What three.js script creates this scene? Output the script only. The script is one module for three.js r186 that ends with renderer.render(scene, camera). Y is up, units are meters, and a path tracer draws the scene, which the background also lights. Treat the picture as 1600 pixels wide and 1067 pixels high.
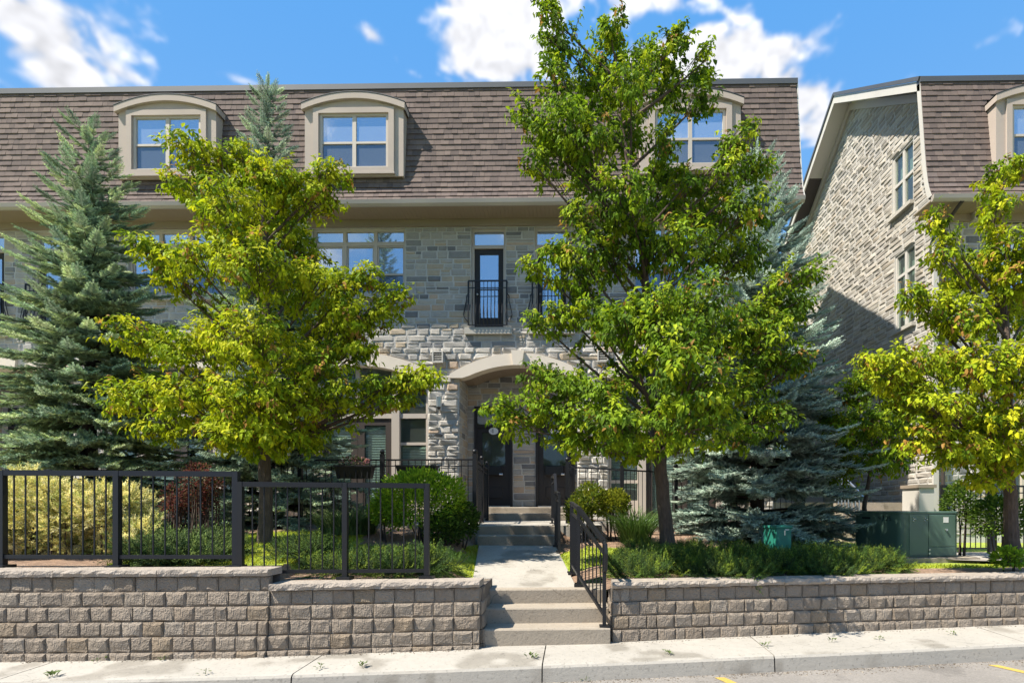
import * as THREE from 'three';
import { mergeGeometries } from 'three/addons/utils/BufferGeometryUtils.js';
import { RoundedBoxGeometry } from 'three/addons/geometries/RoundedBoxGeometry.js';

// ------------------------------------------------------------------ seeded chance and noise
function rng(seed) { let a = seed >>> 0; return () => { a = (a + 0x6d2b79f5) | 0; let t = Math.imul(a ^ (a >>> 15), 1 | a); t = (t + Math.imul(t ^ (t >>> 7), 61 | t)) ^ t; return ((t ^ (t >>> 14)) >>> 0) / 4294967296; }; }
const hash2 = (x, y, s = 0) => { let h = Math.imul(x, 374761393) + Math.imul(y, 668265263) + Math.imul(s, 2147483647 ^ 0x5bd1e995); h = Math.imul(h ^ (h >>> 13), 1274126177); return ((h ^ (h >>> 16)) >>> 0) / 4294967296; };
const smooth = (t) => t * t * (3 - 2 * t), lerp = (a, b, t) => a + (b - a) * t, clamp = (x, a, b) => Math.max(a, Math.min(b, x));
const sstep = (a, b, x) => smooth(clamp((x - a) / (b - a), 0, 1));
function vnoise(x, y, per = 0, s = 0) {
  const ix = Math.floor(x), iy = Math.floor(y), fx = smooth(x - ix), fy = smooth(y - iy), w = (v) => per ? ((v % per) + per) % per : v;
  return lerp(lerp(hash2(w(ix), w(iy), s), hash2(w(ix + 1), w(iy), s), fx), lerp(hash2(w(ix), w(iy + 1), s), hash2(w(ix + 1), w(iy + 1), s), fx), fy);
}
function fbm(x, y, oct, per = 0, s = 0) { let v = 0, a = 0.5, n = 0; for (let i = 0; i < oct; i++) { v += a * vnoise(x, y, per, s + i); n += a; a *= 0.5; x *= 2; y *= 2; per *= 2; } return v / n; }

// ------------------------------------------------------------------ camera, sky, sun, exposure
const scene = new THREE.Scene();
const F = 900, CX = 880, CY = 792, YAW = THREE.MathUtils.degToRad(1.03), EYE = 1.6;   // focal length and lens shift in photo pixels
const camera = new THREE.PerspectiveCamera(2 * Math.atan(1067 / 2 / F) * 180 / Math.PI, 1600 / 1067, 0.1, 3000);
camera.position.set(0, EYE, 0);
camera.rotation.y = YAW;
camera.setViewOffset(1600, 1067, 800 - CX, 533.5 - CY, 1600, 1067);
const SN = Math.sin(YAW), CS = Math.cos(YAW);
// a point read off the photograph at a known distance
const at = (px, py, Z) => { const xc = (px - CX) * Z / F; return new THREE.Vector3(CS * xc - SN * Z, EYE + (CY - py) * Z / F, -SN * xc - CS * Z); };

const SUN_FROM = new THREE.Vector3(-0.64, 1, 0.31).normalize();
const sun = new THREE.DirectionalLight(new THREE.Color(1.0, 0.93, 0.81), 5.0);
sun.position.copy(SUN_FROM).multiplyScalar(60);
sun.castShadow = true; sun.shadow.mapSize.set(4096, 4096);
Object.assign(sun.shadow.camera, { left: -30, right: 30, top: 30, bottom: -30, near: 1, far: 150 });
sun.name = 'sun'; scene.add(sun);

function skyTexture() {
  const Wd = 2048, H = 1024, d = new Float32Array(Wd * H * 4);
  // cumulus banks: azimuth (radians from straight ahead, right positive), elevation, half sizes, strength
  const dirOf = (px, py) => [Math.atan2(px - CX, F) - YAW, Math.atan2(CY - py, Math.hypot(F, px - CX))];
  const banks = [[770, 40, 90, 75, 1], [800, 95, 70, 40, 0.8], [1130, 95, 130, 50, 1.05], [1230, 150, 90, 40, 0.95], [1010, 105, 70, 45, 0.8], [980, 5, 110, 30, 0.6], [576, 60, 34, 26, 0.62], [90, 60, 110, 70, 0.75], [110, 130, 70, 30, 0.85], [385, 128, 40, 8, 0.5], [1515, 75, 40, 14, 0.4], [1290, 190, 60, 40, 0.7], [30, 20, 90, 40, 0.5]]
    .map(([x, y, w, h, s]) => { const [a, e] = dirOf(x, y), [a2] = dirOf(x + w, y), [, e2] = dirOf(x, y - h); return [a, e, Math.abs(a2 - a), Math.abs(e2 - e), s]; });
  const r = rng(79);
  for (let i = 0; i < 30; i++) { const a = 0.95 + r() * (2 * Math.PI - 1.9), e = 0.12 + r() * 0.9; banks.push([a > Math.PI ? a - 2 * Math.PI : a, e, 0.06 + r() * 0.16, 0.03 + r() * 0.07, 0.45 + r() * 0.55]); }
  for (let row = 0; row < H; row++) {
    const el = ((row + 0.5) / H - 0.5) * Math.PI, up = Math.max(0, Math.sin(el));
    for (let col = 0; col < Wd; col++) {
      const th = ((col + 0.5) / Wd - 0.5) * 2 * Math.PI;            // atan2(z, x)
      const i = (row * Wd + col) * 4; let R, G, B;
      const t = Math.pow(1 - up, 2.6);
      R = lerp(0.052, 0.26, t); G = lerp(0.195, 0.39, t); B = lerp(0.45, 0.515, t);
      if (el < 0) { R = 0.30; G = 0.29; B = 0.27; }
      else {
        let az = th + Math.PI / 2; if (az > Math.PI) az -= 2 * Math.PI;   // 0 straight ahead
        const x = Math.cos(th) * Math.cos(el), z = Math.sin(th) * Math.cos(el), k = 1 / (up + 0.25), u = x * k, v = z * k;
        let dens = -0.42;
        for (const [a, e, wa, we, s] of banks) { let da = Math.abs(az - a); if (da > Math.PI) da = 2 * Math.PI - da; const q = (da / wa) ** 2 + ((el - e) / we) ** 2; if (q < 9) dens += s * Math.exp(-q * 0.7); }
        if (dens > -0.4) {
          const wx = fbm(az * 9 + 70, el * 14 + 7, 3, 0, 2) - 0.5, n = fbm(az * 15 + 40 + wx * 2, el * 30 + 40 + wx * 2, 6, 0, 5), n2 = fbm(az * 46 + 9 + wx * 3, el * 80 + 3, 5, 0, 9);
          const c = Math.pow(sstep(-0.06, 0.46, dens + (n - 0.5) * 1.7 + (n2 - 0.5) * 0.5), 1.15);
          const shade = 0.33 + 0.34 * n2 + 0.2 * (n - 0.5);
          R = lerp(R, 0.97 * shade, c); G = lerp(G, 0.98 * shade, c); B = lerp(B, 1.03 * shade, c);
        }
      }
      d[i] = R; d[i + 1] = G; d[i + 2] = B; d[i + 3] = 1;
    }
  }
  const t = new THREE.DataTexture(d, Wd, H, THREE.RGBAFormat, THREE.FloatType);
  t.mapping = THREE.EquirectangularReflectionMapping; t.magFilter = t.minFilter = THREE.LinearFilter; t.needsUpdate = true;
  return t;
}
scene.background = skyTexture();
scene.environment = scene.background;
const renderer = new THREE.WebGLRenderer({ antialias: true });
renderer.toneMapping = THREE.LinearToneMapping;
renderer.toneMappingExposure = 2.0;
renderer.shadowMap.enabled = true;

// ------------------------------------------------------------------ textures (all tile; sizes in metres are set by repeat)
function tex(size, fn, metres, srgb = false) {
  const d = new Uint8Array(size * size * 4);
  for (let y = 0; y < size; y++) for (let x = 0; x < size; x++) { const c = fn(x / size, y / size), o = (y * size + x) * 4; for (let k = 0; k < 3; k++) d[o + k] = clamp((Array.isArray(c) ? c[k] : c) * 255, 0, 255); d[o + 3] = 255; }
  const t = new THREE.DataTexture(d, size, size); t.wrapS = t.wrapT = THREE.RepeatWrapping; t.magFilter = THREE.LinearFilter; t.minFilter = THREE.LinearMipmapLinearFilter;
  if (srgb) t.colorSpace = THREE.SRGBColorSpace; t.repeat.set(1 / metres, 1 / metres); t.needsUpdate = true; return t;
}
const again = (t, metres) => { const c = t.clone(); c.repeat.set(1 / metres, 1 / metres); c.needsUpdate = true; return c; };
const nz = (u, v, f, o, s) => fbm(u * f, v * f, o, f, s);
const mottle = tex(512, (u, v) => { const n = 0.62 + 0.38 * (0.55 * nz(u, v, 4, 4, 1) + 0.45 * nz(u, v, 40, 3, 7)); return [n, n * 0.99, n * 0.975]; }, 0.9);
const grit = tex(512, (u, v) => 0.6 * nz(u, v, 16, 5, 3) + 0.4 * nz(u, v, 96, 2, 13), 0.4);
const chips = tex(512, (u, v) => { const a = nz(u, v, 8, 5, 203), b = nz(u, v, 20, 3, 207); return clamp(0.5 + 1.3 * (a - 0.5) + 0.7 * (Math.abs(b - 0.5) * 2 - 0.3), 0, 1); }, 0.45);
const speckle = tex(512, (u, v) => { const n = nz(u, v, 5, 4, 21), f = hash2(Math.floor(u * 512), Math.floor(v * 512), 3), s = nz(u, v, 48, 3, 22); let c = 0.72 + 0.18 * n + 0.12 * (s - 0.5) + 0.13 * (f - 0.5); if (nz(u, v, 110, 2, 55) > 0.76) c *= 0.84; return [c, c * 0.985, c * 0.95]; }, 1.6);
const stained = tex(1024, (u, v) => { const n = nz(u, v, 4, 5, 221), f = hash2(Math.floor(u * 1024), Math.floor(v * 1024), 3), s = nz(u, v, 60, 3, 222), st = sstep(0.55, 0.72, nz(u, v, 7, 5, 223)), cr = Math.abs(nz(u, v, 3, 5, 224) - 0.5); let c = 0.76 + 0.2 * n + 0.1 * (s - 0.5) + 0.1 * (f - 0.5) - 0.27 * st; if (cr < 0.0016) c *= 0.6; if (nz(u, v, 150, 2, 225) > 0.77) c *= 0.75; return [c, c * (0.985 - 0.02 * st), c * (0.955 - 0.05 * st)]; }, 3.4);
const aggregate = tex(1024, (u, v) => { const f = hash2(Math.floor(u * 1024), Math.floor(v * 1024), 31), s = nz(u, v, 128, 2, 32), n = nz(u, v, 4, 4, 33); const st = sstep(0.56, 0.7, nz(u, v, 6, 5, 34)), c = 0.6 + 0.22 * n + 0.34 * (f - 0.5) + 0.24 * (s - 0.5) - 0.16 * st; return [c, c * 0.985, c * 0.96]; }, 1.9);
const soilMap = tex(512, (u, v) => { const n = nz(u, v, 32, 4, 41), m = nz(u, v, 6, 3, 42); return [0.24 + 0.5 * n * m, 0.15 + 0.36 * n * m, 0.10 + 0.25 * n * m]; }, 0.7);
const turfMap = tex(512, (u, v) => { const n = nz(u, v, 60, 3, 51), m = nz(u, v, 5, 3, 52); return [0.10 + 0.16 * n + 0.1 * m, 0.16 + 0.17 * n + 0.07 * m, 0.03 + 0.03 * n]; }, 1.3);
const barkBump = tex(256, (u, v) => fbm(u * 24, v * 5, 4, 24, 61), 0.35);
const barkMap = tex(256, (u, v) => { const n = 0.45 + 0.6 * fbm(u * 20, v * 6, 4, 20, 62); return [n, n * 0.93, n * 0.86]; }, 0.5);
const grooves = tex(256, (u, v) => { const p = (u * 4) % 1; return p < 0.14 ? 0.15 : 0.8; }, 0.4);
const weather = tex(512, (u, v) => { const n = 0.80 + 0.2 * nz(u, v, 3, 5, 71) ; return [n, n, n * 0.99]; }, 2.2);
const streak = tex(512, (u, v) => { const n = 0.66 + 0.34 * (0.5 * fbm(u * 24, v * 3, 4, 24, 81) + 0.5 * nz(u, v, 30, 3, 82)); return [n, n * 0.985, n * 0.98]; }, 1.7);

// ------------------------------------------------------------------ materials
const mat = (r, g, b, o = {}) => { const m = new THREE.MeshStandardMaterial({ roughness: 0.85, ...o }); m.color.setRGB(r, g, b); return m; };
const phys = (r, g, b, o = {}) => { const m = new THREE.MeshPhysicalMaterial({ roughness: 0.85, ...o }); m.color.setRGB(r, g, b); return m; };
const M = {};
M.stoneTones = [[0.41, 0.395, 0.37], [0.29, 0.285, 0.28], [0.47, 0.445, 0.405], [0.52, 0.485, 0.435], [0.21, 0.21, 0.215], [0.52, 0.43, 0.32], [0.43, 0.405, 0.37], [0.55, 0.42, 0.31], [0.60, 0.57, 0.52], [0.68, 0.635, 0.57]]
  .map((c) => mat(...c, { map: mottle, bumpMap: grit, bumpScale: 0.006, roughness: 0.93 }));
M.sideTones = [[0.47, 0.43, 0.375], [0.41, 0.375, 0.33], [0.53, 0.485, 0.42], [0.36, 0.335, 0.30], [0.56, 0.52, 0.46], [0.47, 0.41, 0.335], [0.43, 0.405, 0.37]]
  .map((c) => mat(...c, { map: mottle, bumpMap: grit, bumpScale: 0.006, roughness: 0.93 }));
M.mortar = mat(0.58, 0.565, 0.535, { map: mottle, bumpMap: grit, bumpScale: 0.003, roughness: 0.95 });
M.blockTones = [[0.30, 0.248, 0.196], [0.32, 0.268, 0.214], [0.28, 0.232, 0.184], [0.335, 0.284, 0.23], [0.29, 0.234, 0.18], [0.305, 0.24, 0.172]]
  .map((c) => mat(...c, { map: mottle, bumpMap: chips, bumpScale: 0.013, roughness: 0.95 }));
M.cap = mat(0.40, 0.345, 0.29, { map: mottle, bumpMap: chips, bumpScale: 0.012, roughness: 0.95 });
M.joint = mat(0.13, 0.11, 0.095, { roughness: 1 });
M.shingleTones = [[0.148, 0.112, 0.098], [0.17, 0.128, 0.112], [0.13, 0.099, 0.089], [0.19, 0.144, 0.124], [0.158, 0.118, 0.104], [0.178, 0.139, 0.125]]
  .map((c) => mat(...c, { map: streak, bumpMap: grit, bumpScale: 0.002, roughness: 0.95 }));
M.underlay = mat(0.06, 0.05, 0.048);
M.flashing = mat(0.10, 0.105, 0.115, { roughness: 0.55, metalness: 0.3, map: weather });
M.stucco = mat(0.45, 0.375, 0.325, { map: weather, bumpMap: grit, bumpScale: 0.0015, roughness: 0.9 });
M.precast = mat(0.72, 0.635, 0.535, { map: weather, bumpMap: grit, bumpScale: 0.0015, roughness: 0.9 });
M.trim = mat(0.40, 0.335, 0.27, { roughness: 0.6 });
M.frieze = mat(0.29, 0.235, 0.18, { roughness: 0.65, map: weather });
M.gutter = mat(0.40, 0.35, 0.30, { roughness: 0.5, map: weather });
M.soffit = mat(0.27, 0.21, 0.15, { roughness: 0.7, bumpMap: grooves, bumpScale: 0.012 });
M.barge = mat(0.55, 0.52, 0.475, { roughness: 0.6, map: weather });
M.frame = mat(0.47, 0.41, 0.35, { roughness: 0.5 });
M.sill = mat(0.45, 0.42, 0.37, { map: weather, bumpMap: grit, bumpScale: 0.002 });
M.glass = phys(0.66, 0.76, 0.88, { metalness: 0.72, roughness: 0.02, bumpMap: again(weather, 2.6), bumpScale: 0.012, transmission: 1, thickness: 0 });
M.screenGlass = phys(0.36, 0.46, 0.60, { metalness: 0.36, roughness: 0.05, transmission: 1, thickness: 0 });
M.darkGlass = phys(0.7, 0.78, 0.74, { metalness: 0.04, roughness: 0.02, transmission: 1, thickness: 0 });
M.room = mat(0.42, 0.40, 0.37);
M.blind = mat(0.72, 0.72, 0.70, { roughness: 0.7 });
M.curtain = mat(0.5, 0.5, 0.48);
M.door = mat(0.02, 0.018, 0.019, { roughness: 0.7 });
M.brownDoor = mat(0.045, 0.034, 0.029, { roughness: 0.5 });
M.black = mat(0.012, 0.0125, 0.015, { roughness: 0.42, metalness: 0.2 });
M.blackRail = mat(0.017, 0.0185, 0.024, { roughness: 0.38, metalness: 0.3 });
M.steel = mat(0.6, 0.6, 0.6, { roughness: 0.3, metalness: 0.9 });
M.white = mat(0.75, 0.75, 0.74, { roughness: 0.5 });
M.concrete = mat(0.42, 0.395, 0.355, { map: stained, bumpMap: grit, bumpScale: 0.003, roughness: 0.95 });
M.stepConcrete = mat(0.37, 0.32, 0.26, { map: stained, bumpMap: grit, bumpScale: 0.004, roughness: 0.95 });
M.asphalt = mat(0.32, 0.295, 0.27, { map: aggregate, bumpMap: again(grit, 0.25), bumpScale: 0.006, roughness: 0.95 });
M.yellow = mat(0.66, 0.45, 0.10, { map: aggregate, roughness: 0.9 });
M.soil = mat(1, 1, 1, { map: soilMap, bumpMap: again(grit, 0.3), bumpScale: 0.03, roughness: 1 });
M.turf = mat(1.5, 1.5, 1.3, { map: turfMap, bumpMap: again(grit, 0.3), bumpScale: 0.02, roughness: 1 });
M.bark = mat(0.14, 0.105, 0.085, { map: barkMap, bumpMap: barkBump, bumpScale: 0.014, roughness: 0.95 });
M.darkBark = mat(0.07, 0.055, 0.045, { map: barkMap, bumpMap: barkBump, bumpScale: 0.014, roughness: 0.95 });
M.leaf = phys(1, 1, 1, { roughness: 1, transmission: 0.4, thickness: 0, specularIntensity: 0.15, clearcoat: 0.12, clearcoatRoughness: 0.4, vertexColors: true, side: THREE.DoubleSide });
M.needle = mat(1, 1, 1, { roughness: 0.8, vertexColors: true, side: THREE.DoubleSide });
M.grass = phys(1, 1, 1, { specularIntensity: 0.2, roughness: 1, transmission: 0.3, thickness: 0, side: THREE.DoubleSide });
M.transformer = phys(0.095, 0.165, 0.13, { roughness: 0.34, map: weather, clearcoat: 0.25, clearcoatRoughness: 0.3 });
M.pedestal = mat(0.02, 0.20, 0.145, { roughness: 0.5, map: weather });

// ------------------------------------------------------------------ geometry and naming helpers
const V3 = (x, y, z) => new THREE.Vector3(x, y, z);
class MB {   // triangle soup with metre uv from the face's main direction
  constructor() { this.p = []; }
  tri(a, b, c) { this.p.push(a.x, a.y, a.z, b.x, b.y, b.z, c.x, c.y, c.z); return this; }
  quad(a, b, c, d) { return this.tri(a, b, c).tri(a, c, d); }
  box(x0, y0, z0, x1, y1, z1) {
    const v = [V3(x0, y0, z0), V3(x1, y0, z0), V3(x1, y1, z0), V3(x0, y1, z0), V3(x0, y0, z1), V3(x1, y0, z1), V3(x1, y1, z1), V3(x0, y1, z1)];
    for (const [a, b, c, d] of [[1, 0, 3, 2], [4, 5, 6, 7], [0, 4, 7, 3], [5, 1, 2, 6], [3, 7, 6, 2], [0, 1, 5, 4]]) this.quad(v[a], v[b], v[c], v[d]);
    return this;
  }
  bar(a, b, w, h = w, up = V3(0, 1, 0)) {   // rectangular bar from a to b
    const d = b.clone().sub(a).normalize(), s = d.clone().cross(Math.abs(d.dot(up)) > 0.98 ? V3(0, 0, 1) : up).normalize(), n = s.clone().cross(d).normalize(), c = (p, i, j) => p.clone().addScaledVector(s, i * w / 2).addScaledVector(n, j * h / 2);
    const q = [[-1, -1], [1, -1], [1, 1], [-1, 1]], A = q.map(([i, j]) => c(a, i, j)), B = q.map(([i, j]) => c(b, i, j));
    for (let k = 0; k < 4; k++) { const l = (k + 1) % 4; this.quad(A[k], A[l], B[l], B[k]); }
    this.quad(A[3], A[2], A[1], A[0]).quad(B[0], B[1], B[2], B[3]); return this;
  }
  tube(pts, rad, n = 7) {
    let prev = null; const rings = pts.map((p, i) => {
      const d = (pts[Math.min(i + 1, pts.length - 1)]).clone().sub(pts[Math.max(i - 1, 0)]).normalize();
      let s = prev ? prev.clone().addScaledVector(d, -prev.dot(d)) : d.clone().cross(Math.abs(d.y) > 0.9 ? V3(1, 0, 0) : V3(0, 1, 0)); s.normalize(); prev = s; const t = d.clone().cross(s), r = typeof rad === 'function' ? rad(i / (pts.length - 1)) : rad;
      return Array.from({ length: n }, (_, k) => { const a = k / n * Math.PI * 2; return p.clone().addScaledVector(s, Math.cos(a) * r).addScaledVector(t, Math.sin(a) * r); });
    });
    for (let i = 0; i + 1 < rings.length; i++) for (let k = 0; k < n; k++) { const l = (k + 1) % n; this.quad(rings[i][k], rings[i][l], rings[i + 1][l], rings[i + 1][k]); }
    return this;
  }
  prism(poly, dir) {   // planar polygon (counter-clockwise seen from +dir) pushed along dir
    const top = poly.map((p) => p.clone().add(dir)), n = poly.length, flat = poly, nrm = dir.clone().normalize();
    const ax = Math.abs(nrm.x) > 0.7 ? 0 : Math.abs(nrm.y) > 0.7 ? 1 : 2, two = (p) => ax === 0 ? new THREE.Vector2(p.y, p.z) : ax === 1 ? new THREE.Vector2(p.z, p.x) : new THREE.Vector2(p.x, p.y);
    for (const [a, b, c] of THREE.ShapeUtils.triangulateShape(flat.map(two), [])) { this.tri(top[a], top[b], top[c]); this.tri(flat[c], flat[b], flat[a]); }
    for (let k = 0; k < n; k++) { const l = (k + 1) % n; this.quad(flat[k], flat[l], top[l], top[k]); }
    return this;
  }
  add(geo, m) { if (geo.p) geo = geo.geo(); const g = geo.index ? geo.toNonIndexed() : geo, a = g.attributes.position, v = V3(); for (let i = 0; i < a.count; i++) { v.fromBufferAttribute(a, i); if (m) v.applyMatrix4(m); this.p.push(v.x, v.y, v.z); } return this; }
  geo() { return soup(this.p); }
}
function soup(p) {
  const n = p.length / 9, uv = new Float32Array(n * 6), nr = new Float32Array(n * 9), pos = new Float32Array(p);
  for (let i = 0; i < n; i++) {
    const o = i * 9, ax = p[o + 3] - p[o], ay = p[o + 4] - p[o + 1], az = p[o + 5] - p[o + 2], bx = p[o + 6] - p[o], by = p[o + 7] - p[o + 1], bz = p[o + 8] - p[o + 2];
    let x = ay * bz - az * by, y = az * bx - ax * bz, z = ax * by - ay * bx; const l = Math.hypot(x, y, z) || 1; x /= l; y /= l; z /= l;
    const X = Math.abs(x), Y = Math.abs(y), Z = Math.abs(z), k = Z >= X && Z >= Y ? [0, 1] : X >= Y ? [2, 1] : [0, 2];
    for (let j = 0; j < 3; j++) { uv[i * 6 + j * 2] = p[o + j * 3 + k[0]]; uv[i * 6 + j * 2 + 1] = p[o + j * 3 + k[1]]; nr[o + j * 3] = x; nr[o + j * 3 + 1] = y; nr[o + j * 3 + 2] = z; }
  }
  const g = new THREE.BufferGeometry();
  g.setAttribute('position', new THREE.BufferAttribute(pos, 3)); g.setAttribute('normal', new THREE.BufferAttribute(nr, 3)); g.setAttribute('uv', new THREE.BufferAttribute(uv, 2)); return g;
}
const used = {};
const numbered = (n) => { const k = used[n] = (used[n] ?? -1) + 1; return k ? n + '_' + String(k).padStart(3, '0') : n; };
function tag(o, label, category, group, kind) { if (label) o.userData.label = label; if (category) o.userData.category = category; if (group) o.userData.group = group; if (kind) o.userData.kind = kind; return o; }
function thing(name, label, category, pos = [0, 0, 0], group) { const o = new THREE.Group(); o.name = numbered(name); o.position.set(...pos); scene.add(o); return tag(o, label, category, group); }
function part(name, geo, m, parent) { const o = new THREE.Mesh(geo.p ? geo.geo() : geo, m); o.name = parent ? name : numbered(name); o.castShadow = o.receiveShadow = true; (parent ?? scene).add(o); return o; }
function holder(name, parent) { const o = new THREE.Group(); o.name = name; parent.add(o); return o; }
function struct(name, geo, m) { return tag(part(name, geo, m), null, null, null, 'structure'); }
function copies(name, geo, m, mats, colors, parent) {   // an InstancedMesh of small stuff
  const o = new THREE.InstancedMesh(geo, m, mats.length), c = new THREE.Color(); o.name = parent ? name : numbered(name);
  mats.forEach((k, i) => { o.setMatrixAt(i, k); if (colors) o.setColorAt(i, c.setRGB(...colors[i])); });
  o.castShadow = o.receiveShadow = true; o.userData.kind = 'stuff'; (parent ?? scene).add(o); return o;
}
function scatter(name, geo, m, mats, colors, parent) {   // many copies joined into one mesh, each with a colour of its own
  const p = geo.attributes.position, k = p.count, pos = new Float32Array(k * 3 * mats.length), nor = new Float32Array(k * 3 * mats.length), col = new Float32Array(k * 3 * mats.length), v = V3(), n = geo.attributes.normal, q = new THREE.Matrix3();
  mats.forEach((mm, i) => { q.getNormalMatrix(mm); for (let j = 0; j < k; j++) { const o = (i * k + j) * 3; v.fromBufferAttribute(p, j).applyMatrix4(mm); pos[o] = v.x; pos[o + 1] = v.y; pos[o + 2] = v.z; v.fromBufferAttribute(n, j).applyMatrix3(q).normalize(); nor[o] = v.x; nor[o + 1] = v.y; nor[o + 2] = v.z; col.set(colors[i], o); } });
  const g = new THREE.BufferGeometry(); g.setAttribute('position', new THREE.BufferAttribute(pos, 3)); g.setAttribute('normal', new THREE.BufferAttribute(nor, 3)); g.setAttribute('color', new THREE.BufferAttribute(col, 3));
  const o = part(name, g, m, parent); o.userData.kind = 'stuff'; return o;
}
const EYEP = V3(0, EYE, 0);
// pieces: {geo (unit), m (matrix in world), mi (material number)}; the 300 that show largest become parts, the rest one stuff part per tone
function pieces(list, name, restName, mats, parent, most = 300, inView = () => true) {
  const c = V3(), s = V3();
  for (const q of list) { c.setFromMatrixPosition(q.m); s.setFromMatrixScale(q.m); q.show = (q.area ?? s.x * s.y) / c.distanceToSquared(EYEP) * (inView(c) ? 1 : 0.01); }
  list.sort((a, b) => b.show - a.show);
  const inv = parent.matrixWorld.clone(); parent.updateWorldMatrix(true, false); inv.copy(parent.matrixWorld).invert();
  list.slice(0, most).forEach((q) => { const o = part(name, q.geo, mats[q.mi], parent); inv.clone().multiply(q.m).decompose(o.position, o.quaternion, o.scale); });
  const rest = list.slice(most); if (!rest.length) return;
  mats.forEach((m, k) => { const b = new MB(); for (const q of rest) if (q.mi === k) b.add(q.geo, inv.clone().multiply(q.m)); if (b.p.length) part(restName, b, m, parent).userData.kind = 'stuff'; });
}
const box = (x0, y0, z0, x1, y1, z1) => new MB().box(x0, y0, z0, x1, y1, z1);

// rock-faced unit stones: 1 wide, 1 high, face bulging to +z (unit relief), skirts going back
function rockUnit(seed, nx, ny, edge, dull = 0) {
  const r = rng(seed), P = [], b = new MB();
  const tilt = (r() - 0.5) * 0.6, tilt2 = (r() - 0.5) * 0.6;
  for (let j = 0; j <= ny; j++) for (let i = 0; i <= nx; i++) {
    const bx = i === 0 || i === nx, by = j === 0 || j === ny; let x = i / nx, y = j / ny;
    if (!bx) x = lerp(1 / nx * 0.45, 1 - 1 / nx * 0.45, (i - 1) / Math.max(1, nx - 2)) + (r() - 0.5) * 0.4 / nx; if (!by) y = lerp(1 / ny * 0.5, 1 - 1 / ny * 0.5, (j - 1) / Math.max(1, ny - 2)) + (r() - 0.5) * 0.3 / ny;
    const wob = edge; if (bx) x += (i ? -1 : 1) * r() * wob; if (by) y += (j ? -1 : 1) * r() * wob;
    const z = bx || by ? 0.18 * r() * (1 - dull) : 0.5 + (r() - 0.3) * 0.75 * (1 - dull) + tilt * (x - 0.5) + tilt2 * (y - 0.5);
    P.push(V3(x - 0.5, y - 0.5, z));
  }
  const g = (i, j) => P[j * (nx + 1) + i];
  for (let j = 0; j < ny; j++) for (let i = 0; i < nx; i++) if ((i + j) % 2) b.quad(g(i, j), g(i + 1, j), g(i + 1, j + 1), g(i, j + 1)); else b.quad(g(i + 1, j), g(i + 1, j + 1), g(i, j + 1), g(i, j));
  const rim = []; for (let i = 0; i < nx; i++) rim.push(g(i, 0)); for (let j = 0; j < ny; j++) rim.push(g(nx, j)); for (let i = nx; i > 0; i--) rim.push(g(i, ny)); for (let j = ny; j > 0; j--) rim.push(g(0, j));
  for (const k of rim.keys()) { const a = rim[k], c = rim[(k + 1) % rim.length]; b.quad(V3(a.x, a.y, -1.2), V3(c.x, c.y, -1.2), c, a); }
  const geo = b.geo(), uv = geo.attributes.uv, ou = r() * 5, ov = r() * 5;
  for (let i = 0; i < uv.count; i++) uv.setXY(i, uv.getX(i) * 0.35 + ou, uv.getY(i) * 0.18 + ov);
  return geo;
}
const STONES = Array.from({ length: 14 }, (_, k) => rockUnit(100 + k, 3, 3, 0.05));

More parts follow.
